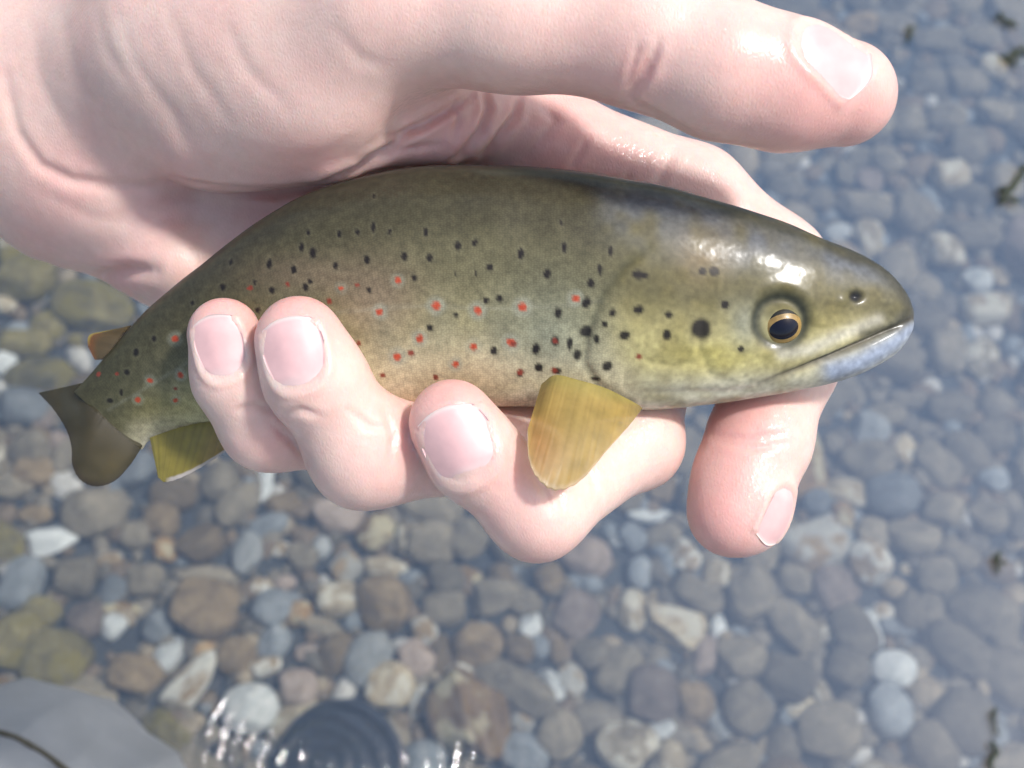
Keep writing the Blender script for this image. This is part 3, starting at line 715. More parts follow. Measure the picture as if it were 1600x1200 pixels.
def surface_nets(D, h, org):
    s = D < 0
    nx, ny, nz = D.shape
    c = np.zeros((nx - 1, ny - 1, nz - 1), np.uint8)
    for i in (0, 1):
        for j in (0, 1):
            for k in (0, 1):
                c += s[i:nx - 1 + i, j:ny - 1 + j, k:nz - 1 + k]
    act = (c > 0) & (c < 8)
    idx = np.full(act.shape, -1, np.int64)
    I, J, K = np.nonzero(act)
    n = len(I); idx[I, J, K] = np.arange(n)
    acc = np.zeros((n, 3)); cnt = np.zeros(n)
    corners = [(i, j, k) for i in (0, 1) for j in (0, 1) for k in (0, 1)]
    for a in corners:
        for ax in range(3):
            if a[ax]: continue
            b = list(a); b[ax] = 1
            va = D[I + a[0], J + a[1], K + a[2]]; vb = D[I + b[0], J + b[1], K + b[2]]
            m = (va < 0) != (vb < 0)
            t = np.where(m, va / np.where(m, va - vb, 1), 0)
            p = np.array(a, float)[None, :].repeat(n, 0); p[:, ax] = t
            acc[m] += p[m]; cnt += m
    V = (np.stack([I, J, K], 1) + acc / cnt[:, None]) * h + org
    quads = []
    for ax in range(3):
        a1, a2 = (ax + 1) % 3, (ax + 2) % 3
        sl0 = [slice(None)] * 3; sl1 = [slice(None)] * 3
        sl0[ax] = slice(0, -1); sl1[ax] = slice(1, None)
        s0 = s[tuple(sl0)]; s1 = s[tuple(sl1)]
        cr = s0 != s1
        E = np.stack(np.nonzero(cr), 1)
        ok = (E[:, a1] > 0) & (E[:, a2] > 0) & (E[:, a1] < D.shape[a1] - 1) & (E[:, a2] < D.shape[a2] - 1)
        E = E[ok]
        inside = s0[E[:, 0], E[:, 1], E[:, 2]]
        def cell(d1, d2):
            Q = E.copy(); Q[:, a1] -= d1; Q[:, a2] -= d2
            return idx[Q[:, 0], Q[:, 1], Q[:, 2]]
        q = np.stack([cell(1, 1), cell(0, 1), cell(0, 0), cell(1, 0)], 1)
        q[~inside] = q[~inside][:, ::-1]
        quads.append(q)
    Q = np.vstack(quads)
    return V, Q[(Q >= 0).all(1)]

# close the far end of the forearm inside the grid
hand_f[:3] = np.maximum(hand_f[:3], 1.0)
HV, HQ = surface_nets(hand_f, VOX, np.array([GX0, GY0, GZ0]))
del palm, thumb, index, middle, ring, little, hand_f

def edges_of(Q):
    e = np.vstack([Q[:, [0, 1]], Q[:, [1, 2]], Q[:, [2, 3]], Q[:, [3, 0]]])
    return e
HE = edges_of(HQ)
def smooth(V, E, it, lam=0.5):
    n = len(V)
    deg = np.bincount(E.ravel(), minlength=n)[:, None]
    for _ in range(it):
        S = np.zeros_like(V)
        for c in range(3):
            S[:, c] = np.bincount(E[:, 0], V[E[:, 1], c], n) + np.bincount(E[:, 1], V[E[:, 0], c], n)
        V = V + lam * (S / np.maximum(deg, 1) - V)
    return V
HV = smooth(HV, HE, 5)
def normals(V, Q):
    d1 = V[Q[:, 2]] - V[Q[:, 0]]; d2 = V[Q[:, 3]] - V[Q[:, 1]]
    fn = np.cross(d1, d2)
    N = np.zeros_like(V)
    for k in range(4):
        for c in range(3):
            N[:, c] += np.bincount(Q[:, k], fn[:, c], len(V))
    return N / (np.linalg.norm(N, axis=1)[:, None] + 1e-9)
HN = normals(HV, HQ)

# ---- skin relief
px, py = to_px(HV)
front = smoothstep(0.0, 0.35, HN[:, 2])
disp = np.zeros(len(HV))
def crease(pts, w, depth, zlo=-60, zhi=60, lip=0.25):
    global disp
    d, t = poly_dist(px, py, pts)
    fade = np.sin(np.clip(t, 0.03, 0.97) * math.pi) ** 0.5
    m = front * fade * ((HV[:, 2] > zlo) & (HV[:, 2] < zhi))
    disp -= depth * m * (np.exp(-(d / w) ** 2) - lip * np.exp(-((d - 2.0 * w) / (1.2 * w)) ** 2))
crease([(8, 120), (25, 205), (60, 258), (110, 282), (170, 290), (232, 294), (272, 284)], 10, 0.9, lip=0.1)
crease([(268, 284), (340, 296), (430, 303), (500, 292), (560, 268), (610, 232), (650, 198), (700, 168)], 7, 1.6)
crease([(560, 250), (640, 232), (690, 226)], 6, 0.5)
crease([(605, 215), (660, 200), (695, 178), (735, 150)], 6, 1.3)
crease([(708, 150), (716, 190), (708, 215)], 5, 0.6)
crease([(755, 140), (764, 170), (752, 205), (720, 245), (700, 258)], 6, 1.3)
crease([(812, 150), (806, 180), (770, 230), (745, 256)], 6, 1.3)
crease([(850, 165), (868, 190), (840, 225), (815, 256)], 8, 0.6)
crease([(1048, 240), (1032, 275), (1020, 300)], 9, 0.5, zhi=-2)
crease([(1016, 85), (1006, 112), (990, 140), (980, 160)], 9, 1.0, zlo=5)
crease([(1100, 225), (1060, 200), (1025, 180), (990, 160)], 7, 0.5, zlo=5)
crease([(120, 428), (160, 432), (200, 424), (240, 424)], 11, 1.6)
crease([(160, 432), (148, 450), (140, 470)], 9, 1.2)
for pts in ([(50, 40), (62, 130), (110, 215)], [(95, 20), (120, 120), (190, 220), (255, 262)], [(180, 0), (205, 95), (270, 180), (300, 240)],
            [(260, 10), (300, 110), (360, 190)], [(150, 10), (165, 80), (215, 150)], [(350, 30), (385, 110), (450, 170)], [(520, 40), (560, 90), (610, 105)],
            [(430, 250), (500, 245), (560, 215)], [(380, 262), (470, 268), (540, 248)], [(60, 300), (140, 340), (230, 350)], [(230, 330), (290, 350), (350, 345)]):
    crease(pts, 12, 0.24, lip=0.1)
for pts in ([(420, 660), (455, 690), (480, 720)], [(600, 640), (615, 680), (610, 720)], [(835, 742), (855, 770), (862, 800)], [(905, 700), (925, 740), (932, 770)],
            [(1120, 690), (1180, 700), (1240, 690)], [(1115, 680), (1170, 686), (1235, 676)], [(545, 640), (575, 665), (600, 668)], [(440, 650), (470, 640), (500, 650)],
            [(372, 640), (400, 632), (425, 640)], [(845, 735), (870, 762), (880, 795)], [(1030, 60), (1022, 95), (1006, 130)], [(998, 70), (990, 100), (978, 132)], [(985, 270), (975, 290), (968, 305)], [(920, 210), (905, 240), (890, 262)]):
    crease(pts, 6, 0.55, lip=0.15)
low = vnoise(HV, 0.07, 3) - 0.5
mid = vnoise(HV, 0.22, 4) - 0.5
disp += 0.5 * low + 0.10 * mid
HV = HV + HN * disp[:, None]

# ---- nails: where they sit
NAILS = [  # centre px, tip px, base px, true width mm, length mm
    ((1310, 84), (1392, 118), (1232, 48), 11.5, 15.5),
    ((340, 541), (324, 490), (354, 598), 9.0, 12.6),
    ((456, 550), (442, 494), (474, 610), 10.8, 13.6),
    ((713, 694), (690, 640), (742, 758), 12.4, 14.6),
    ((1205, 806), (1160, 868), (1228, 748), 9.5, 12.5),
]
bvh = BVHTree.FromPolygons(HV.tolist(), HQ.tolist())
def hit_px(x, y):
    o = Vector((0, 0, DH * 1000)); d = (Vector(loc_mm(x, y, 0)) - o).normalized()
    return bvh.ray_cast(o, d)
nail_frames = []
HN = normals(HV, HQ)
for (c, tip, base, w, ln) in NAILS:
    h = hit_px(*c)
    C = h[0] if h[0] is not None else bvh.find_nearest(Vector(loc_mm(c[0], c[1], 0)))[0]
    if c[0] == 1205: C = bvh.find_nearest(Vector(loc_mm(1262, 826, 4)))[0]
    near = np.linalg.norm(HV - np.array(C), axis=1) < 3.5
    n = Vector(HN[near].mean(0)).normalized()
    u = Vector(loc_mm(tip[0], tip[1], C.z)) - Vector(loc_mm(base[0], base[1], C.z))
    u = (u - n * u.dot(n)).normalized()
    v = n.cross(u)
    nail_frames.append((C, u, v, n, w, ln))
    rel = HV - np.array(C)
    a = rel @ np.array(u) / (ln / 2); b = rel @ np.array(v) / (w / 2); dn = rel @ np.array(n)
    rho = (np.abs(a) ** 2.6 + np.abs(b) ** 2.6) ** (1 / 2.6)
    near = (np.abs(dn) < 6.5) * smoothstep(-0.25, 0.15, HN @ np.array(n))
    d2 = -0.42 * (1 - smoothstep(0.86, 1.0, rho)) + 0.34 * np.exp(-((rho - 1.14) / 0.11) ** 2) * (a < 0.75)
    HV = HV + HN * (near * d2)[:, None]
HN = normals(HV, HQ)
bvh = BVHTree.FromPolygons(HV.tolist(), HQ.tolist())

# ---- skin colour: blood under the skin at tips, knuckles and folds
px, py = to_px(HV)
red = np.zeros(len(HV))
for (x, y, r, a) in [(345, 480, 60, .8), (465, 480, 70, .8), (708, 610, 75, .8), (1120, 850, 95, .9), (1360, 170, 130, .6), (1230, 190, 120, .5), (1150, 700, 90, .45), (640, 720, 60, .4), (840, 850, 80, .35), (790, 740, 50, .7),
                     (430, 700, 50, .4), (640, 230, 70, .5), (720, 200, 60, .55), (880, 185, 110, .55), (270, 285, 70, .5), (100, 270, 80, .5), (420, 300, 60, .5), (190, 425, 45, .7), (1010, 110, 45, .6), (1150, 60, 60, .3),
                     (70, 380, 70, .35), (500, 260, 60, .4), (1150, 640, 60, .6), (930, 300, 80, .3)]:
    red += a * np.exp(-((px - x) ** 2 + (py - y) ** 2) / r ** 2)
red += 0.3 * (vnoise(HV, 0.10, 8) - 0.5) + 0.18 * (vnoise(HV, 0.4, 9) - 0.5) + 0.24
red = np.clip(red, 0, 1)
pale = np.array([0.73, 0.545, 0.475]); rosy = np.array([0.72, 0.40, 0.36])
skin_rgb = pale + (rosy - pale) * red[:, None]

def mat_skin():
    m = NT("skin")
    at = m.n("ShaderNodeAttribute", attribute_name="skin")
    tc = m.n("ShaderNodeTexCoord")
    nz = m.n("ShaderNodeTexNoise", i_Scale=420.0, i_Detail=4.0, i_Roughness=0.6)
    m.l(tc.outputs["Object"], nz.inputs["Vector"])
    sp = m.ramp([(0.3, (0.95, 0.93, 0.925)), (0.7, (1.02, 1.02, 1.02))], nz.outputs[0])
    m.l(m.mix(1.0, at.outputs["Color"], sp.outputs[0], 'MULTIPLY'), m.b.inputs["Base Color"])
    # pores and fine lines
    vo = m.n("ShaderNodeTexVoronoi", i_Scale=1500.0, feature='DISTANCE_TO_EDGE')
    st = m.n("ShaderNodeMapping"); st.inputs["Scale"].default_value = (1.0, 0.55, 0.8); st.inputs["Rotation"].default_value = (0, 0, 0.6)
    m.l(tc.outputs["Object"], st.inputs[0]); m.l(st.outputs[0], vo.inputs["Vector"])
    wr = m.n("ShaderNodeTexNoise", i_Scale=160.0, i_Detail=5.0, i_Roughness=0.6)
    m.l(tc.outputs["Object"], wr.inputs["Vector"])
    hsum = m.math('ADD', m.math('MULTIPLY', vo.outputs["Distance"], 0.55), m.math('MULTIPLY', wr.outputs[0], 0.9))
    bp = m.n("ShaderNodeBump", i_Strength=0.22, i_Distance=0.0007)
    m.l(hsum, bp.inputs["Height"]); m.l(bp.outputs[0], m.b.inputs["Normal"])
    # wet patches
    wt = m.n("ShaderNodeTexNoise", i_Scale=55.0, i_Detail=2.0)
    m.l(tc.outputs["Object"], wt.inputs["Vector"])
    ro = m.ramp([(0.42, (0.30, 0.30, 0.30)), (0.60, (0.52, 0.52, 0.52))], wt.outputs[0])
    m.l(ro.outputs[0], m.b.inputs["Roughness"])
    drop = m.n("ShaderNodeTexNoise", i_Scale=900.0, i_Detail=2.0)
    m.l(tc.outputs["Object"], drop.inputs["Vector"])
    b2 = m.n("ShaderNodeBump", i_Strength=0.6, i_Distance=0.0006)
    m.l(drop.outputs[0], b2.inputs["Height"]); m.l(b2.outputs[0], m.b.inputs["Coat Normal"])
    cw = m.ramp([(0.50, (0, 0, 0)), (0.64, (0.5, 0.5, 0.5))], wt.outputs[0])
    m.l(cw.outputs[0], m.b.inputs["Coat Weight"])
    m.set(Coat_Roughness=0.10, Subsurface_Weight=0.5, Subsurface_Scale=0.0042, Specular_IOR_Level=0.4)
    m.b.inputs["Subsurface Radius"].default_value = (1.0, 0.35, 0.2)
    return m.m

hand = frame_empty("hand")
tag(hand, "bare left hand cradling the trout with thumb stretched out above it", "hand")
skin = mesh_obj("skin", HV / 1000, HQ, mat_skin(), hand)
add_color(skin.data, "skin", skin_rgb)

def mat_nail():
    m = NT("fingernail")
    tc = m.n("ShaderNodeTexCoord")
    uv = m.n("ShaderNodeAttribute", attribute_name="nail")
    nz = m.n("ShaderNodeTexNoise", i_Scale=300.0, i_Detail=3.0)
    m.l(tc.outputs["Object"], nz.inputs["Vector"])
    sp = m.ramp([(0.3, (0.93, 0.91, 0.92)), (0.7, (1.03, 1.03, 1.03))], nz.outputs[0])
    m.l(m.mix(1.0, uv.outputs["Color"], sp.outputs[0], 'MULTIPLY'), m.b.inputs["Base Color"])
    bp = m.n("ShaderNodeBump", i_Strength=0.15, i_Distance=0.0004)
    m.l(nz.outputs[0], bp.inputs["Height"]); m.l(bp.outputs[0], m.b.inputs["Normal"])
    m.set(Roughness=0.38)
    return m.m
NAIL_M = mat_nail()
for (C, u, v, n, w, ln) in nail_frames:
    G = 28
    A, B = np.meshgrid(np.linspace(-1, 1, G), np.linspace(-1, 1, G), indexing='ij')
    sa = A * np.sqrt(1 - 0.36 * B ** 2); sb = B * np.sqrt(1 - 0.36 * A ** 2)     # rounded outline
    sb = sb * (1.0 + 0.06 * sa)
    au = sa.ravel() * ln / 2; bv = sb.ravel() * w / 2
    Cn, un, vn, nn = map(np.array, (C, u, v, n))
    flat = Cn + au[:, None] * un + bv[:, None] * vn
    # bend the plate to the finger: wrap onto the skin, then even it out
    top = np.zeros_like(flat)
    for i in range(len(flat)):
        r0 = bvh.find_nearest(Vector(flat[i] - nn * 0.10 * bv[i] ** 2))
        top[i] = r0[0]
    top = top.reshape(G, G, 3)
    for _ in range(14):
        t2 = top.copy()
        t2[1:-1, 1:-1] = 0.25 * (top[:-2, 1:-1] + top[2:, 1:-1] + top[1:-1, :-2] + top[1:-1, 2:])
        t2[0, 1:-1] = 0.5 * (top[0, :-2] + top[0, 2:]); t2[-1, 1:-1] = 0.5 * (top[-1, :-2] + top[-1, 2:])
        t2[1:-1, 0] = 0.5 * (top[:-2, 0] + top[2:, 0]); t2[1:-1, -1] = 0.5 * (top[:-2, -1] + top[2:, -1])
        top = t2
    top = top.reshape(-1, 3)
    lift = 0.20 - 0.42 * smoothstep(0.6, 1.0, -A.ravel()) - 0.20 * np.abs(B.ravel()) ** 5 + 0.12 * smoothstep(0.8, 1, A.ravel())
    top = top + nn * lift[:, None]
    bot = top - nn * 0.9
    Q = []
    for i in range(G - 1):
        for j in range(G - 1):
            k = i * G + j
            Q.append((k, k + 1, k + G + 1, k + G))
            Q.append(tuple(x + G * G for x in (k + G, k + G + 1, k + 1, k)))
    rim = [i * G for i in range(G)] + [(G - 1) * G + j for j in range(1, G)] + [i * G + G - 1 for i in range(G - 2, -1, -1)] + [j for j in range(G - 2, 0, -1)]
    for a, b in zip(rim, rim[1:] + rim[:1]):
        Q.append((b, a, a + G * G, b + G * G))
    allv = np.vstack([top, bot])
    o = mesh_obj("fingernail", allv / 1000, Q, NAIL_M, skin)
    aa = np.concatenate([A.ravel(), A.ravel()]); bb = np.concatenate([B.ravel(), B.ravel()])
    pink = np.array([0.68, 0.425, 0.415]); white = np.array([0.70, 0.58, 0.54]); lun = np.array([0.69, 0.50, 0.48])
    c = pink + (white - pink) * smoothstep(0.89, 0.96, aa)[:, None]
    c = c + (lun - c) * (1 - smoothstep(-0.75, -0.5, aa + 0.25 * bb ** 2))[:, None] * 0.8
    add_color(o.data, "nail", c)

# ------------------------------------------------------------------ the trout
SEC = [  # top px, bottom px, half width mm, middle plane z mm
    ((117, 612), (222, 702), 1.4, -11.0), ((146, 580), (238, 686), 2.6, -10.0), ((185, 535), (290, 672), 4.6, -8.5), ((235, 480), (350, 664), 6.4, -7.0),
    ((310, 420), (410, 656), 8.2, -5.5), ((400, 350), (480, 648), 9.8, -4.0), ((480, 305), (550, 640), 10.9, -3.0), ((560, 280), (610, 636), 11.6, -2.0),
    ((640, 264), (670, 634), 12.2, -1.5), ((740, 259), (750, 634), 12.6, -1.0), ((840, 263), (840, 636), 12.8, -0.5), ((940, 274), (930, 638), 12.8, 0.0),
    ((1040, 293), (1020, 640), 12.6, 0.0), ((1120, 315), (1100, 632), 11.8, 0.0), ((1190, 337), (1180, 622), 10.8, 0.0), ((1250, 359), (1250, 608), 9.6, 0.0),
    ((1300, 380), (1300, 596), 8.2, 0.0), ((1350, 402), (1345, 580), 6.6, 0.0), ((1388, 428), (1388, 558), 5.0, 0.0), ((1412, 455), (1412, 536), 3.4, 0.0), ((1424, 480), (1424, 517), 1.6, 0.0)]
NC, NR = 620, 260          # along, around
S = catmull([[t[0], t[1], b[0], b[1], w, z] for t, b, w, z in SEC], NC)
phi = np.linspace(0, 2 * math.pi, NR, endpoint=False)
cphi = np.cos(phi); sphi = np.sin(phi)
TZ = S[:, 5]
Tm = loc_mm_arr(S[:, 0], S[:, 1], TZ); Bm = loc_mm_arr(S[:, 2], S[:, 3], TZ)
Cm = (Tm + Bm) / 2; Hm = (Tm - Bm) / 2
t01 = (1 - cphi) / 2                                                   # 0 back .. 1 belly
prof = np.abs(sphi) ** 0.78 * (1 + 0.10 * cphi - 0.05 * cphi ** 2)
FV = Cm[:, None, :] + Hm[:, None, :] * cphi[None, :, None]
FV[:, :, 2] += S[:, 4][:, None] * prof[None, :] * np.sign(sphi)[None, :]
FV = FV.reshape(-1, 3)
ii, jj = np.meshgrid(np.arange(NC - 1), np.arange(NR), indexing='ij')
k0 = ii * NR + jj; k1 = ii * NR + (jj + 1) % NR
FQ = np.stack([k0, k1, k1 + NR, k0 + NR], -1).reshape(-1, 4)
FN = normals(FV, FQ)
if (FN[(NC // 2) * NR + NR // 4] @ np.array([0, 0, 1])) < 0:
    FQ = FQ[:, ::-1]; FN = -FN
# picture position of each point of the near side; the far side mirrors it
mirror = (-np.arange(NR)) % NR
Xp, Yp = to_px(FV)
Xp = Xp.reshape(NC, NR); Yp = Yp.reshape(NC, NR)
nearside = sphi >= 0
Xp = np.where(nearside[None, :], Xp, Xp[:, mirror]).ravel(); Yp = np.where(nearside[None, :], Yp, Yp[:, mirror]).ravel()
T = np.tile(t01, NC)
far = np.tile(~nearside, NC)
d = np.zeros(len(FV))
def ridge(pts, w, h):
    global d
    q, t = poly_dist(Xp, Yp, pts)
    d += h * np.exp(-(q / w) ** 2) * (np.sin(np.clip(t, 0.04, 0.96) * math.pi) ** 1.0)
def dome(x, y, rx, ry, h, p=2):
    global d
    d += h * np.exp(-(((Xp - x) / rx) ** 2 + ((Yp - y) / ry) ** 2) ** (p / 2))
MOUTH = [(1426, 496), (1402, 511), (1362, 529), (1300, 556), (1245, 577), (1185, 600)]
ridge(MOUTH, 5, -1.25)
ridge([(1422, 516), (1390, 540), (1340, 566), (1290, 584), (1230, 602)], 15, 1.0)
ridge([(1395, 503), (1350, 520), (1290, 545), (1235, 568), (1178, 594)], 12, 0.55)          # jaw bone
ridge([(1380, 480), (1320, 512), (1270, 540), (1200, 552), (1150, 548)], 16, 0.30)          # bones under the eye
ridge([(1012, 388), (975, 415), (940, 460), (918, 520), (912, 565), (935, 602), (985, 626)], 7, -0.55)   # gill opening
ridge([(1030, 392), (992, 425), (960, 470), (940, 525), (938, 570), (960, 600)], 16, 0.32)
ridge([(1115, 452), (1098, 500), (1092, 545), (1110, 585), (1160, 606)], 8, -0.35)
ridge([(990, 560), (1050, 572), (1092, 560)], 7, -0.25)
ridge([(960, 612), (1060, 614), (1150, 612), (1230, 600)], 7, -0.35)
dome(1040, 510, 80, 80, 0.55); dome(1150, 575, 45, 25, 0.35)
q = np.hypot(Xp - 1220, (Yp - 502) * 1.05)
d += -0.5 * np.exp(-((q - 43) / 8) ** 2) + 0.2 * np.exp(-((q - 60) / 12) ** 2) * (Yp < 510)
d += -0.7 * (1 - smoothstep(34, 46, q))
dome(1338, 463, 10, 7, -0.8); dome(1318, 470, 8, 7, 0.2)
d += 0.16 * (vnoise(FV, 0.16, 21) - 0.5) * 2
FV = FV + FN * d[:, None]
FN = normals(FV, FQ)

# ---- pigment, with painted sky sheen on the head
def mixc(c, col, a):
    return c + (np.array(col) - c) * a[:, None]
n1 = vnoise(FV, 0.10, 31); n2 = vnoise(FV, 0.35, 32); n3 = vnoise(FV, 1.1, 33)
tt = T + 0.10 * (n1 - 0.5) + 0.05 * (n2 - 0.5)
c = np.tile(np.array([0.070, 0.062, 0.040]), (len(FV), 1))
c = mixc(c, (0.105, 0.093, 0.052), smoothstep(0.06, 0.22, tt))
c = mixc(c, (0.195, 0.175, 0.098), smoothstep(0.22, 0.42, tt))
c = mixc(c, (0.30, 0.265, 0.145), smoothstep(0.42, 0.66, tt))
c = mixc(c, (0.52, 0.46, 0.305), smoothstep(0.64, 0.88, tt))
c = mixc(c, (0.62, 0.56, 0.42), smoothstep(0.90, 1.0, tt))
# silvery blue-green and pinkish bands on the flank
c = mixc(c, (0.26, 0.29, 0.235), 0.55 * np.exp(-((Xp - 860) / 90) ** 2 - ((Yp - 520) / 75) ** 2))
c = mixc(c, (0.36, 0.245, 0.18), 0.50 * np.exp(-((Xp - 590) / 70) ** 2 - ((Yp - 470) / 60) ** 2))
c = mixc(c, (0.38, 0.25, 0.19), 0.30 * np.exp(-((Xp - 480) / 90) ** 2 - ((Yp - 430) / 30) ** 2))
c = mixc(c, (0.44, 0.33, 0.20), 0.5 * np.exp(-((Xp - 720) / 110) ** 2 - ((Yp - 590) / 35) ** 2))
# parr marks
for x, y in ((690, 500), (780, 505), (850, 530), (600, 520), (240, 600), (310, 560), (190, 635)):
    c = mixc(c, (0.145, 0.15, 0.115), 0.35 * np.exp(-((Xp - x) / 24) ** 2 - ((Yp - y) / 48) ** 2))
tailness = 1 - smoothstep(170, 330, Xp)
c = mixc(c, (0.095, 0.088, 0.046), 0.6 * tailness * (1 - smoothstep(0.55, 0.95, tt)))
c = mixc(c, (0.32, 0.27, 0.09), 0.6 * np.exp(-((Xp - 290) / 70) ** 2 - ((Yp - 640) / 30) ** 2))
q, tq = poly_dist(Xp, Yp, [(940, 470), (880, 478), (780, 482), (640, 478), (480, 492), (330, 545), (170, 640)])
c = mixc(c, (0.36, 0.35, 0.27), 0.28 * np.exp(-(q / 3.0) ** 2))
# head
head = smoothstep(930, 1010, Xp - 0.12 * (Yp - 500))
hc = np.tile(np.array([0.20, 0.175, 0.085]), (len(FV), 1))
hc = mixc(hc, (0.185, 0.195, 0.215), 1 - smoothstep(0.10, 0.42, tt))  # sky sheen on the crown, put into the colour as blue-grey
hc = mixc(hc, (0.085, 0.078, 0.056), 1 - smoothstep(0.03, 0.13, tt))
hc = mixc(hc, (0.44, 0.385, 0.175), smoothstep(0.48, 0.68, tt))
hc = mixc(hc, (0.50, 0.47, 0.36), smoothstep(0.78, 0.95, tt))
hc = mixc(hc, (0.44, 0.38, 0.10), 0.8 * np.exp(-((Xp - 1130) / 60) ** 2 - ((Yp - 555) / 24) ** 2) * n2 * 1.4)
hc = mixc(hc, (0.30, 0.19, 0.06), 0.6 * np.exp(-((Xp - 1100) / 40) ** 2 - ((Yp - 400) / 40) ** 2))
hc = mixc(hc, (0.17, 0.135, 0.035), 0.6 * np.clip(n2 * 1.6 - 0.55, 0, 1))
hc = mixc(hc, (0.32, 0.33, 0.27), 0.7 * np.exp(-((Xp - 1165) / 28) ** 2 - ((Yp - 505) / 40) ** 2))
q, tq = poly_dist(Xp, Yp, [(1372, 500), (1310, 524), (1262, 545), (1222, 552)])
hc = mixc(hc, (0.55, 0.52, 0.44), 0.7 * np.exp(-(q / 11) ** 2))
q, tq = poly_dist(Xp, Yp, [(1424, 514), (1395, 535), (1345, 562), (1300, 578)])
hc = mixc(hc, (0.29, 0.33, 0.42), np.exp(-(q / 19) ** 2))
q, tq = poly_dist(Xp, Yp, MOUTH)
hc = mixc(hc, (0.10, 0.085, 0.065), 0.9 * np.exp(-(q / 5) ** 2) * smoothstep(1150, 1260, Xp))
q, tq = poly_dist(Xp, Yp, [(1300, 380), (1350, 402), (1388, 428), (1413, 455), (1424, 480), (1402, 508), (1350, 522)])
hc = mixc(hc, (0.075, 0.070, 0.050), 0.85 * np.exp(-(q / 10) ** 2))
q = np.hypot(Xp - 1220, Yp - 502)
hc = mixc(hc, (0.035, 0.04, 0.032), 0.9 * np.exp(-((q - 40) / 9) ** 2))
hc = mixc(hc, (0.03, 0.03, 0.035), np.exp(-(((Xp - 1338) / 11) ** 2 + ((Yp - 463) / 10) ** 2) ** 2))
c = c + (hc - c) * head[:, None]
q, tq = poly_dist(Xp, Yp, [(1012, 388), (975, 415), (940, 460), (918, 520), (912, 565), (935, 602), (985, 626)])
c = mixc(c, (0.10, 0.10, 0.065), 0.45 * np.exp(-(q / 8) ** 2))
# grain of the scales
c *= (0.80 + 0.40 * n3)[:, None]
c *= (0.57 + 0.36 * smoothstep(0.42, 0.80, tt) * (1 - 0.6 * tailness))[:, None]

Z6 = (350, 230, .375); ZH = (800, 0, .5); ZT = (0, 350, .3584)
BLACK = [(Z6, 190, 485, 11, 24), (Z6, 290, 512, 12, 20), (Z6, 325, 415, 12, 20), (Z6, 370, 440, 14, 24), (Z6, 465, 495, 12, 18), (Z6, 595, 470, 13, 20), (Z6, 480, 362, 10, 14), (Z6, 558, 355, 10, 14),
 (Z6, 622, 335, 9, 24), (Z6, 690, 352, 8, 14), (Z6, 843, 357, 10, 20), (Z6, 752, 455, 15, 18), (Z6, 858, 460, 16, 18), (Z6, 975, 410, 14, 20), (Z6, 1045, 397, 13, 17), (Z6, 1107, 500, 15, 18), (Z6, 1238, 443, 13, 22),
 (Z6, 1415, 418, 12, 22), (Z6, 1347, 527, 15, 24), (Z6, 793, 542, 14, 14), (Z6, 1090, 640, 13, 14), (Z6, 1150, 632, 15, 17), (Z6, 968, 700, 12, 12), (Z6, 858, 752, 15, 17), (Z6, 1393, 690, 19, 22), (Z6, 1300, 840, 19, 22),
 (Z6, 1125, 850, 14, 20), (Z6, 1310, 920, 16, 16), (Z6, 340, 585, 14, 16), (Z6, 200, 598, 12, 14), (Z6, 350, 355, 7, 14), (Z6, 605, 597, 10, 12), (Z6, 1405, 315, 8, 12), (Z6, 965, 525, 6, 9), (Z6, 1050, 525, 7, 9),
 (Z6, 140, 680, 12, 14), (Z6, 1233, 945, 16, 16), (Z6, 625, 205, 7, 12), (Z6, 30, 480, 8, 14), (Z6, 360, 560, 12, 12),
 (ZH, 28, 792, 9, 18), (ZH, 162, 773, 9, 18), (ZH, 308, 785, 9, 18), (ZH, 275, 843, 9, 20), (ZH, 247, 885, 13, 14), (ZH, 232, 945, 14, 18), (ZH, 400, 860, 28, 14), (ZH, 595, 848, 15, 14), (ZH, 632, 848, 17, 17),
 (ZH, 665, 953, 13, 13), (ZH, 395, 968, 16, 15), (ZH, 315, 978, 12, 13), (ZH, 487, 982, 14, 11), (ZH, 483, 1045, 15, 16), (ZH, 352, 1047, 17, 17), (ZH, 590, 1027, 34, 34), (ZH, 232, 1038, 20, 20), (ZH, 265, 1060, 11, 16),
 (ZH, 290, 1012, 9, 10), (ZH, 135, 1065, 13, 17), (ZH, 75, 1090, 13, 17), (ZH, 180, 1075, 9, 22), (ZH, 205, 1110, 14, 18), (ZH, 297, 1143, 18, 17), (ZH, 85, 1150, 12, 14), (ZH, 140, 1160, 15, 9), (ZH, 715, 1090, 12, 9), (ZH, 260, 1185, 16, 8),
 (ZT, 672, 500, 12, 14), (ZT, 595, 560, 13, 18), (ZT, 555, 645, 13, 14), (ZT, 530, 732, 8, 16), (ZT, 970, 275, 14, 17), (ZT, 840, 345, 10, 14), (ZT, 480, 770, 16, 12), (ZT, 1110, 255, 8, 12)]
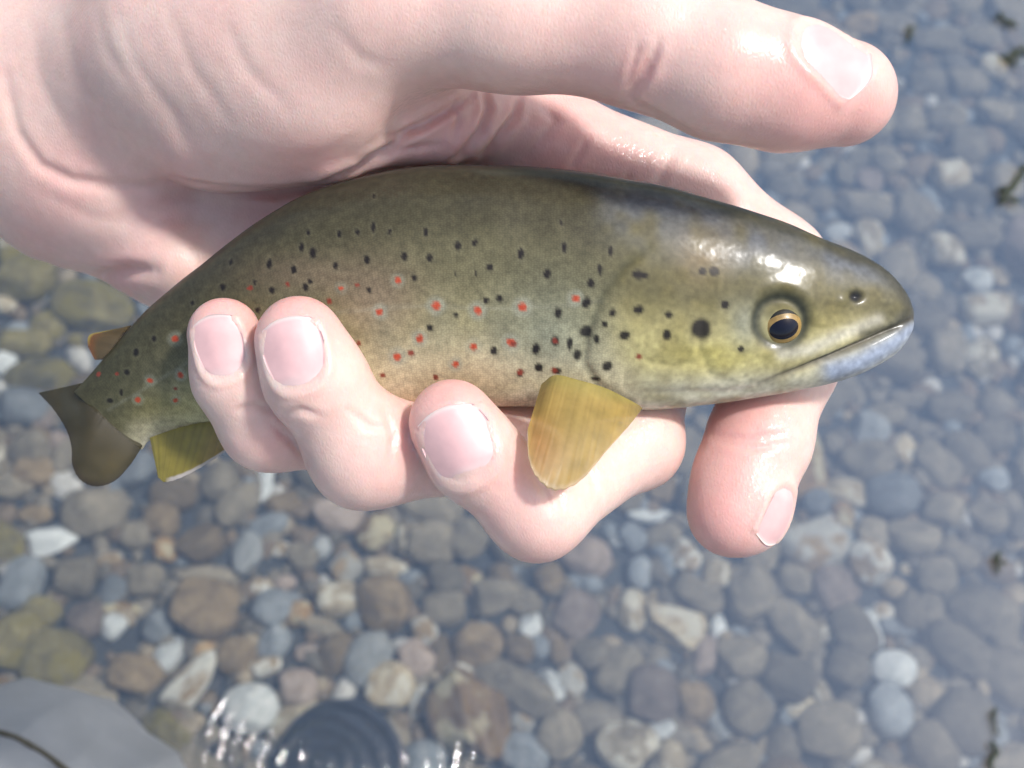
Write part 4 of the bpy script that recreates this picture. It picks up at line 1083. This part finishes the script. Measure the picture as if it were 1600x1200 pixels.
REDS = [(Z6, 650, 685, 17, 1), (Z6, 883, 662, 20, 1), (Z6, 1057, 682, 20, 1), (Z6, 1243, 668, 22, 1), (Z6, 1465, 632, 19, 1), (Z6, 815, 798, 18, 1), (Z6, 722, 872, 20, 1), (Z6, 1195, 815, 20, 1), (Z6, 965, 902, 16, 1), (Z6, 660, 950, 14, 0),
 (Z6, 725, 555, 15, .6), (Z6, 487, 587, 13, .5), (Z6, 555, 575, 10, 0), (Z6, 108, 583, 11, 0), (Z6, 440, 640, 14, 0), (Z6, 882, 960, 15, 0), (Z6, 265, 570, 10, 0), (Z6, 1040, 832, 18, .5), (Z6, 560, 820, 12, 0), (Z6, 1375, 930, 14, 0), (Z6, 778, 858, 14, .3), (Z6, 1380, 808, 14, 0),
 (ZH, 395, 1115, 12, 0), (ZH, 5, 1075, 12, 0), (ZH, 25, 1165, 12, 0),
 (ZT, 765, 502, 17, .6), (ZT, 787, 658, 14, .8), (ZT, 655, 680, 14, .5), (ZT, 605, 765, 14, .5), (ZT, 765, 768, 12, .5), (ZT, 765, 718, 11, .2), (ZT, 430, 655, 12, 0), (ZT, 1090, 278, 12, 0), (ZT, 510, 655, 9, 0)]
def side_shift(k):       # the far side carries its own pattern
    return np.where(far, 22 * math.sin(k * 7.3), 0), np.where(far, 16 * math.cos(k * 5.1), 0)
jit = 3.0 * (vnoise(FV, 0.9, 41) - 0.5); jit2 = 3.0 * (vnoise(FV, 0.9, 42) - 0.5)
for k, ((ox, oy, s), x, y, r, halo) in enumerate(REDS):
    if halo:
        dx, dy = side_shift(k)
        q = np.hypot(Xp + jit - dx - ox - x * s, Yp + jit2 - dy - oy - y * s) / (r * s)
        c = mixc(c, (0.27, 0.27, 0.21), 0.62 * halo * (1 - smoothstep(1.3, 2.6, q)))
for k, ((ox, oy, s), x, y, rx, ry) in enumerate(BLACK):
    dx, dy = side_shift(k + 100)
    q = np.hypot((Xp + jit - dx - ox - x * s) / (rx * s), (Yp + jit2 - dy - oy - y * s) / (ry * s))
    c = mixc(c, (0.20, 0.185, 0.12), 0.10 * (1 - smoothstep(1.2, 2.2, q)))
    c = mixc(c, (0.012, 0.009, 0.009), 0.96 * (1 - smoothstep(0.65, 1.25, q)))
for k, ((ox, oy, s), x, y, r, halo) in enumerate(REDS):
    dx, dy = side_shift(k)
    q = np.hypot(Xp + jit - dx - ox - x * s, (Yp + jit2 - dy - oy - y * s) * 1.05) / (r * s)
    r = r * 0.86; q = q / 0.86
    col = (0.40, 0.050, 0.020) if halo >= .5 else (0.20, 0.035, 0.022)
    c = mixc(c, col, 0.95 * (1 - smoothstep(0.7, 1.3, q)))
c = np.clip(c, 0.005, 1)

def mat_trout():
    m = NT("trout_skin")
    at = m.n("ShaderNodeAttribute", attribute_name="pigment")
    tc = m.n("ShaderNodeTexCoord")
    uv = m.n("ShaderNodeUVMap", uv_map="UVMap")
    # scales: small overlapping cells in rows along the flank
    mp = m.n("ShaderNodeMapping"); mp.inputs["Scale"].default_value = (1.0, 1.25, 1.0)
    m.l(uv.outputs[0], mp.inputs[0])
    vo = m.n("ShaderNodeTexVoronoi", i_Scale=1.9, i_Randomness=0.6, feature='F1', voronoi_dimensions='2D')
    m.l(mp.outputs[0], vo.inputs["Vector"])
    at2 = m.n("ShaderNodeAttribute", attribute_name="scales")
    fl = m.ramp([(0.10, (1.10, 1.10, 1.08)), (0.6, (0.86, 0.86, 0.84))], vo.outputs["Distance"])
    col = m.mix(at2.outputs["Fac"], at.outputs["Color"], m.mix(1.0, at.outputs["Color"], fl.outputs[0], 'MULTIPLY'))
    nz = m.n("ShaderNodeTexNoise", i_Scale=900.0, i_Detail=3.0)
    m.l(tc.outputs["Object"], nz.inputs["Vector"])
    sp = m.ramp([(0.3, (0.85, 0.85, 0.85)), (0.7, (1.12, 1.12, 1.10))], nz.outputs[0])
    m.l(m.mix(1.0, col, sp.outputs[0], 'MULTIPLY'), m.b.inputs["Base Color"])
    bp = m.n("ShaderNodeBump", i_Strength=0.08, i_Distance=0.0002, invert=True)
    m.l(m.math('MULTIPLY', vo.outputs["Distance"], at2.outputs["Fac"]), bp.inputs["Height"]); m.l(bp.outputs[0], m.b.inputs["Normal"])
    sl = m.n("ShaderNodeTexNoise", i_Scale=130.0, i_Detail=3.0)
    m.l(tc.outputs["Object"], sl.inputs["Vector"])
    b2 = m.n("ShaderNodeBump", i_Strength=0.25, i_Distance=0.0012)
    m.l(sl.outputs[0], b2.inputs["Height"]); m.l(b2.outputs[0], m.b.inputs["Coat Normal"])
    m.set(Roughness=0.45, Coat_Weight=0.32, Coat_Roughness=0.20, Specular_IOR_Level=0.15)
    return m.m

trout = frame_empty("trout")
tag(trout, "speckled brown trout with red and black spots lying in the hand", "fish")
caps = [tuple(range(NR))[::-1], tuple((NC - 1) * NR + k for k in range(NR))]
body = mesh_obj("body", FV / 1000, FQ.tolist() + caps, mat_trout(), trout)
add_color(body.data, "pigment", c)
sc_at = body.data.attributes.new("scales", 'FLOAT', 'POINT')
sc_at.data.foreach_set("value", ((1 - 0.92 * head) * smoothstep(0.02, 0.10, T)).astype(np.float32))
uvl = body.data.uv_layers.new(name="UVMap")
arc = np.concatenate([[0], np.cumsum(np.linalg.norm(np.diff(Cm, axis=0), axis=1))])
U = np.repeat(arc, NR); Vv = (T * np.repeat(np.linalg.norm(Hm, axis=1) * 2.2, NR)) * np.where(far, -1, 1)
li = np.zeros(len(body.data.loops), np.int32); body.data.loops.foreach_get("vertex_index", li)
uvl.data.foreach_set("uv", np.stack([U[li], Vv[li]], 1).astype(np.float32).ravel())

# ---- eye
def plain(name, rgb, rough=0.4, **kw):
    m = NT(name)
    tc = m.n("ShaderNodeTexCoord")
    nz = m.n("ShaderNodeTexNoise", i_Scale=kw.pop("scale", 300.0), i_Detail=4.0)
    m.l(tc.outputs["Object"], nz.inputs["Vector"])
    lo = tuple(x * 0.75 for x in rgb); hi = tuple(min(x * 1.2, 1) for x in rgb)
    r = m.ramp([(0.3, lo), (0.7, hi)], nz.outputs[0])
    m.l(r.outputs[0], m.b.inputs["Base Color"])
    m.set(Roughness=rough, **kw)
    return m.m
def cap_mesh(R, ang0, ang1, na=48, nb=14, sq=1.0):
    V = []; Q = []
    for b in range(nb + 1):
        th = ang0 + (ang1 - ang0) * b / nb
        for a in range(na):
            ph = 2 * math.pi * a / na
            th = (ang0 + (ang1 - ang0) * b / nb) / math.sqrt(math.cos(ph) ** 2 + (math.sin(ph) / sq) ** 2)
            V.append((R * math.sin(th) * math.cos(ph), R * math.sin(th) * math.sin(ph), R * math.cos(th)))
    for b in range(nb):
        for a in range(na):
            Q.append((b * na + a, (b + 1) * na + a, (b + 1) * na + (a + 1) % na, b * na + (a + 1) % na))
    if ang0 < 1e-3: pass
    return V, Q
EYE_R = 4.7
bvf = BVHTree.FromPolygons(FV.tolist(), FQ.tolist())
for side in (1, -1):
    ez = loc_mm(1224, 508, 0)
    o3 = Vector((0, 0, DH * 1000)); dd = (Vector(loc_mm(1224, 508, 0)) - o3).normalized()
    hr = bvf.ray_cast(o3, dd)
    fnm = Vector(FN[np.linalg.norm(FV - np.array(hr[0]), axis=1) < 6].mean(0)).normalized()
    ec = np.array(hr[0] - fnm * (EYE_R - 1.15))
    if side < 0: ec = np.array([ec[0], ec[1], -ec[2]])
    V, Q = cap_mesh(EYE_R, 0.0, math.pi, 48, 32)
    eye = mesh_obj("eye", np.array(V) / 1000, Q, EYE_M if side < 0 else plain("eye_ball", (0.022, 0.020, 0.012), 0.25, Coat_Weight=0.25, Coat_Roughness=0.05), trout)
    EYE_M = eye.data.materials[0]
    look = (fnm + Vector((0.02, -0.20, 0.14))).normalized()
    look.z *= side
    eye.location = ec / 1000
    eye.rotation_euler = look.to_track_quat('Z', 'Y').to_euler()
    if side > 0: IRIS_M = plain("iris_gold", (0.30, 0.19, 0.06), 0.4, Coat_Weight=0.2, scale=900.0); PUPIL_M = plain("pupil_black", (0.005, 0.005, 0.014), 0.12, Coat_Weight=0.3, Specular_IOR_Level=0.3)
    V, Q = cap_mesh(EYE_R + 0.06, 0.50, 0.90, 48, 6, 0.70)
    ir = mesh_obj("iris", np.array(V) / 1000, Q, IRIS_M, eye)
    V, Q = cap_mesh(EYE_R + 0.10, 0.0, 0.62, 48, 8, 0.68)
    pu = mesh_obj("pupil", np.array(V) / 1000, Q, PUPIL_M, eye)

# ---- fins
def mat_fin(name, base, tip, edge=(0.55, 0.50, 0.42), trans=0.35):
    m = NT(name)
    at = m.n("ShaderNodeAttribute", attribute_name="fin")
    tc = m.n("ShaderNodeTexCoord")
    nz = m.n("ShaderNodeTexNoise", i_Scale=260.0, i_Detail=4.0)
    m.l(tc.outputs["Object"], nz.inputs["Vector"])
    sp = m.ramp([(0.3, (0.78, 0.78, 0.74)), (0.7, (1.15, 1.13, 1.1))], nz.outputs[0])
    col = m.mix(1.0, at.outputs["Color"], sp.outputs[0], 'MULTIPLY')
    m.l(col, m.b.inputs["Base Color"])
    m.set(Roughness=0.5, Coat_Weight=0.2, Coat_Roughness=0.12)
    tl = m.n("ShaderNodeBsdfTranslucent"); m.l(col, tl.inputs["Color"])
    mx = m.n("ShaderNodeMixShader"); mx.inputs[0].default_value = trans
    m.l(m.b.outputs[0], mx.inputs[1]); m.l(tl.outputs[0], mx.inputs[2])
    tp = m.n("ShaderNodeBsdfTransparent"); m2 = m.n("ShaderNodeMixShader"); m2.inputs[0].default_value = 0.30
    m.l(mx.outputs[0], m2.inputs[1]); m.l(tp.outputs[0], m2.inputs[2]); m.l(m2.outputs[0], m.out.inputs["Surface"])
    return m.m
FIN_M = mat_fin("fin_membrane", None, None)
def fin(name, base, tip, rays, colf, thick=0.55, bulge=0.0, nu=150, nv=50):
    """base, tip: lists of (px, py, z)"""
    Bp = catmull(base, nu); Tp = catmull(tip, nu)
    v = np.linspace(0, 1, nv)
    P = Bp[:, None, :] + (Tp - Bp)[:, None, :] * v[None, :, None]
    u = np.linspace(0, 1, nu)
    P = Bp[:, None, :] + (Tp - Bp)[:, None, :] * v[None, :, None] * (1 + 0.005 * np.sin(u * rays * 6.28)  )[:, None, None]
    P[:, :, 2] += bulge * np.sin(v * math.pi)[None, :] * np.sin(u * math.pi)[:, None]
    W = loc_mm_arr(P[:, :, 0], P[:, :, 1], P[:, :, 2])
    warp = (u + 0.018 * np.sin(u * 23) + 0.010 * np.sin(u * 61))[:, None] * rays + 0.25 * np.sin(u * 9)[:, None] * v[None, :]
    rr = (np.abs(np.sin(warp * math.pi)) ** 0.7) * (0.65 + 0.35 * np.sin(u * 37) ** 2)[:, None]
    th = thick * (1 - 0.75 * v)[None, :] * (0.75 + 0.35 * rr) * np.clip(np.minimum(u, 1 - u) * 25, 0.15, 1)[:, None]
    A = W.copy(); A[:, :, 2] += th / 2
    B = W.copy(); B[:, :, 2] -= th / 2
    V = np.vstack([A.reshape(-1, 3), B.reshape(-1, 3)])
    n = nu * nv; Q = []
    for i in range(nu - 1):
        for j in range(nv - 1):
            k = i * nv + j
            Q.append((k, k + nv, k + nv + 1, k + 1)); Q.append((n + k + 1, n + k + nv + 1, n + k + nv, n + k))
    rim = [i * nv for i in range(nu)] + [(nu - 1) * nv + j for j in range(1, nv)] + [i * nv + nv - 1 for i in range(nu - 2, -1, -1)] + [j for j in range(nv - 2, 0, -1)]
    for a, b in zip(rim, rim[1:] + rim[:1]): Q.append((a, a + n, b + n, b))
    o = mesh_obj(name, V / 1000, Q, FIN_M, trout)
    Ug = np.repeat(u, nv); Vg = np.tile(v, nu)
    cc = colf(Ug, Vg, rr.ravel(), V[:n])
    add_color(o.data, "fin", np.vstack([cc, cc]))
    return o
def col_pect(u, v, r, P):
    c = np.tile(np.array([0.46, 0.34, 0.10]), (len(u), 1))
    c = mixc(c, (0.46, 0.23, 0.075), 0.8 * np.exp(-((u - 0.22) / 0.2) ** 2 - ((v - 0.75) / 0.3) ** 2))
    c = mixc(c, (0.32, 0.22, 0.06), 0.36 * (1 - r))
    c = mixc(c, (0.30, 0.25, 0.13), 0.5 * smoothstep(0.7, 1.0, u))
    c = mixc(c, (0.62, 0.50, 0.36), smoothstep(0.93, 1.0, v) * 0.7)
    c = mixc(c, (0.42, 0.35, 0.10), 1 - smoothstep(0.0, 0.2, v))
    return c
fin("pectoral_fin", [(846, 600, 9.5), (868, 586, 11.8), (905, 594, 12.6), (945, 606, 11.5), (982, 624, 8.5), (1000, 634, 5.5)],
    [(824, 672, 21), (826, 716, 24), (840, 748, 25), (868, 766, 24.5), (906, 752, 22), (950, 702, 18), (984, 664, 13), (1004, 638, 8)], 17, col_pect, 0.6, 1.6)
fin("pectoral_fin", [(850, 600, -9.5), (905, 606, -11), (990, 630, -7)], [(800, 640, -13), (840, 690, -16), (930, 690, -15), (1000, 640, -9)], 12, col_pect, 0.7, 0, 80, 30)
def col_anal(u, v, r, P):
    c = np.tile(np.array([0.30, 0.25, 0.045]), (len(u), 1))
    c = mixc(c, (0.40, 0.21, 0.05), 0.7 * smoothstep(0.55, 0.95, u))
    c = mixc(c, (0.21, 0.17, 0.04), 0.6 * (1 - r))
    c = mixc(c, (0.55, 0.50, 0.48), smoothstep(0.90, 0.94, v) * smoothstep(0.25, 0.4, u))
    return c
fin("anal_fin", [(234, 684, -6.5), (280, 668, -5.8), (330, 658, -5.0), (380, 654, -4)], [(247, 746, -5.2), (262, 753, -4.8), (304, 736, -4.2), (376, 690, -3.6)], 10, col_anal, 0.7)
def col_tail(u, v, r, P):
    c = np.tile(np.array([0.055, 0.043, 0.016]), (len(u), 1))  # dark tail colour, deepened to stand for the hand's shade
    c = mixc(c, (0.055, 0.043, 0.018), 0.45 * (1 - r))
    c = mixc(c, (0.11, 0.085, 0.03), 0.7 * np.exp(-((u - 0.72) / 0.18) ** 2 - ((v - 0.6) / 0.35) ** 2))
    c = mixc(c, (0.05, 0.035, 0.02), smoothstep(0.9, 1.0, v))
    return c
fin("caudal_fin", [(130, 598, -10.4), (150, 612, -10.4), (180, 640, -10.6), (205, 668, -10.6), (224, 690, -10.2)],
    [(60, 614, -17), (84, 640, -15), (104, 672, -12), (112, 700, -10), (113, 726, -9), (126, 750, -9), (150, 760, -9), (178, 752, -9.4), (202, 728, -10), (222, 698, -10.2)], 30, col_tail, 0.7, 1.2)
def col_adip(u, v, r, P):
    c = np.tile(np.array([0.13, 0.085, 0.03]), (len(u), 1))
    c = mixc(c, (0.22, 0.085, 0.025), smoothstep(0.55, 0.9, v) * smoothstep(0.25, 0.5, u))
    c = mixc(c, (0.52, 0.40, 0.09), smoothstep(0.86, 1.0, v) * (1 - smoothstep(0.55, 0.8, u)))
    return c
fin("adipose_fin", [(205, 508, -8), (190, 526, -8.4), (176, 545, -8.8), (160, 562, -9.2)], [(186, 513, -8), (160, 518, -8), (140, 524, -8), (138, 540, -8.4), (148, 562, -9)], 3, col_adip, 1.6)

# ------------------------------------------------------------------ angler's leg in waders, and a dark boot shape added for a reflection
def mat_fabric():
    m = NT("wader_fabric")
    tc = m.n("ShaderNodeTexCoord")
    nz = m.n("ShaderNodeTexNoise", i_Scale=26.0, i_Detail=5.0, i_Roughness=0.6)
    m.l(tc.outputs["Object"], nz.inputs["Vector"])
    r = m.ramp([(0.3, (0.30, 0.303, 0.31)), (0.7, (0.40, 0.403, 0.41))], nz.outputs[0])
    wv = m.n("ShaderNodeTexWave", i_Scale=600.0, i_Distortion=1.0)
    m.l(tc.outputs["Object"], wv.inputs["Vector"])
    m.l(r.outputs[0], m.b.inputs["Base Color"])
    fo = m.n("ShaderNodeTexNoise", i_Scale=9.0, i_Detail=2.0); fo.inputs["Distortion"].default_value = 0.8
    m.l(tc.outputs["Object"], fo.inputs["Vector"])
    hs = m.math('ADD', m.math('MULTIPLY', wv.outputs["Fac"], 0.012), fo.outputs[0])
    bp = m.n("ShaderNodeBump", i_Strength=0.9, i_Distance=0.02)
    m.l(hs, bp.inputs["Height"]); m.l(bp.outputs[0], m.b.inputs["Normal"])
    m.set(Roughness=0.62, Sheen_Weight=0.15)
    return m.m
leg = bpy.data.objects.new("wader_leg", None); COL.objects.link(leg)
tag(leg, "bent knee in pale grey waders with a dark seam cord beside the rippled water", "waders")
knee = at_depth(12, 1372, 0.50)
leg.location = (knee.x, knee.y, BED_Z)
rel = lambda p: Vector(p) - leg.location
hip = knee + Vector((-0.10, -0.36, 0.10))
foot = Vector((knee.x - 0.03, knee.y - 0.13, BED_Z + 0.02))
path = [hip + (knee - hip) * t for t in np.linspace(0, 0.86, 14)]
path += [knee + (knee - hip).normalized() * -0.030 + Vector((0, 0, 0)), knee + Vector((0, 0.003, -0.012)), knee + (foot - knee).normalized() * 0.05]
path += [knee + (foot - knee) * t for t in np.linspace(0.25, 1, 14)]
pp = catmull([list(rel(p)) for p in path], 220)
tpar = np.linspace(0, 1, 220)
rad = np.interp(tpar, [0, 0.3, 0.45, 0.52, 0.62, 0.8, 1], [0.095, 0.083, 0.071, 0.068, 0.066, 0.065, 0.060])
V, Q = revolve_tube([Vector(p) for p in pp], rad, 180)
V = np.array([v[:] for v in V])
ctr = np.repeat(pp, 180, 0); dirn = V - ctr; dirn /= np.linalg.norm(dirn, axis=1)[:, None] + 1e-9
fold = (np.abs(vnoise(V, 14, 61) - 0.5) * 2) ** 0.7
def ridged(P, f, sd):
    return (1 - np.abs(2 * vnoise(P, f, sd) - 1)) ** 4
st = V * np.array([1.0, 0.45, 0.8]) + 0.35 * V[:, [1, 0, 2]]
V += dirn * (0.008 * (fold - 0.5) + 0.0065 * ridged(st, 20, 64) + 0.003 * ridged(V, 46, 65) + 0.003 * (vnoise(V, 34, 62) - 0.5))[:, None]
legm = mesh_obj("trouser_leg", V, Q, mat_fabric(), leg)
bvl = BVHTree.FromPolygons(V.tolist(), [list(q) for q in Q if len(q) == 4])
def on_leg(px_, py_):
    o = CAM - leg.location; h = bvl.ray_cast(o, ray(px_, py_).normalized())
    return h[0]
cp = [on_leg(x, y) for x, y in ((-60, 1140), (-20, 1142), (0, 1145), (25, 1153), (50, 1166), (75, 1182), (95, 1197), (115, 1212), (140, 1230))]
cp = [p for p in cp if p is not None]
if len(cp) > 3:
    cpp = catmull([list(p) for p in cp], 60)
    V, Q = revolve_tube([Vector(p) for p in cpp], [0.0011] * 60, 10)
    mesh_obj("seam_cord", V, Q, plain("seam_cord", (0.10, 0.085, 0.055), 0.7), leg)

boot = bpy.data.objects.new("added_boot_shape", None); COL.objects.link(boot)  # added shape, its dark colour stands for a reflection on the water
tag(boot, "dark boot shape added under the ripples in place of a dark reflection", "boot")
bc = at_plane(512, 1312, BED_Z + 0.05)
boot.location = (bc.x, bc.y, BED_Z)
def boot_part(name, prof, mat, z0, z1, ny=10, nseg=48):
    V = []; Q = []
    for i in range(ny + 1):
        t = i / ny; z = z0 + (z1 - z0) * t
        for k in range(nseg):
            an = 2 * math.pi * k / nseg
            a, b, oy = prof(t)
            ex = 0.8
            V.append((a * math.copysign(abs(math.cos(an)) ** ex, math.cos(an)), oy + b * math.copysign(abs(math.sin(an)) ** ex, math.sin(an)), z))
    for i in range(ny):
        for k in range(nseg):
            Q.append((i * nseg + k, i * nseg + (k + 1) % nseg, (i + 1) * nseg + (k + 1) % nseg, (i + 1) * nseg + k))
    Q.append(tuple(range(nseg))[::-1]); Q.append(tuple(ny * nseg + k for k in range(nseg)))
    return mesh_obj(name, V, Q, mat, boot)
RUB = plain("boot_shape_dark", (0.018, 0.020, 0.028), 0.55, scale=60.0)
boot_part("sole", lambda t: (0.050 + 0.002 * math.sin(t * 3), 0.135, -0.05), RUB, 0.0, 0.022)
boot_part("upper", lambda t: (0.047 * (1 - 0.45 * t ** 2.2), 0.130 - 0.055 * t ** 1.5, -0.05 - 0.05 * t), RUB, 0.022, 0.085, 14)
boot_part("shaft", lambda t: (0.050 + 0.004 * t, 0.055 + 0.004 * t, -0.115), RUB, 0.075, 0.112, 6)

# ------------------------------------------------------------------ scraps of weed drifting on the water
WEED_M = plain("weed_dark", (0.018, 0.026, 0.012), 0.7)
def weed(pts, r, label, leaves):
    root = bpy.data.objects.new("water_weed", None); COL.objects.link(root)
    P = [at_plane(x, y, 0.003) for x, y in pts]
    root.location = P[0]
    L = [list(p - P[0]) for p in P]
    cc = catmull(L, 16)
    V, Q = revolve_tube([Vector(p) for p in cc], [r * (1 - 0.5 * abs(i / 15 - 0.4)) for i in range(16)], 6)
    mesh_obj("stem", V, Q, WEED_M, root)
    for i in range(leaves):
        p = Vector(cc[(i * 5 + 2) % 16]); a = i * 2.4 + pts[0][0]; l = r * 5
        dx, dy = math.cos(a) * l, math.sin(a) * l
        nx, ny = -dy * 0.22, dx * 0.22
        V = [(p.x, p.y, p.z), (p.x + dx * .5 + nx, p.y + dy * .5 + ny, p.z + r * .6), (p.x + dx, p.y + dy, p.z + r * .2), (p.x + dx * .5 - nx, p.y + dy * .5 - ny, p.z + r * .6), (p.x + dx * .5, p.y + dy * .5, p.z - r * .3)]
        mesh_obj("leaf", V, [(0, 1, 3), (1, 2, 3), (0, 4, 1), (1, 4, 2), (2, 4, 3), (3, 4, 0)], WEED_M, root)
    tag(root, label, "water weed", "scraps of weed on the water")
weed([(1597, 270), (1586, 286), (1572, 304), (1564, 316)], 0.0024, "dark green weed scrap level with the trout's back, floating alone on the water", 3)
weed([(1600, 72), (1585, 86), (1570, 92), (1590, 100)], 0.0018, "tangled weed scrap on the water above the thumb tip", 5)
weed([(1562, 20), (1572, 34), (1590, 40)], 0.0014, "thin weed scrap floating highest above the thumb", 3)
weed([(1562, 862), (1558, 880), (1560, 895)], 0.0012, "small dark weed scrap beside a long grey brown stone", 2)
weed([(1556, 1105), (1553, 1125), (1560, 1150)], 0.0009, "dark upright weed scrap beside a pale streaked stone", 1)
weed([(1560, 1172), (1548, 1190), (1552, 1206)], 0.0015, "thick dark weed scrap by the lowest grey brown stones", 1)
weed([(1420, 40), (1424, 52), (1418, 64)], 0.0012, "short dark weed scrap floating close to the thumb nail", 2)
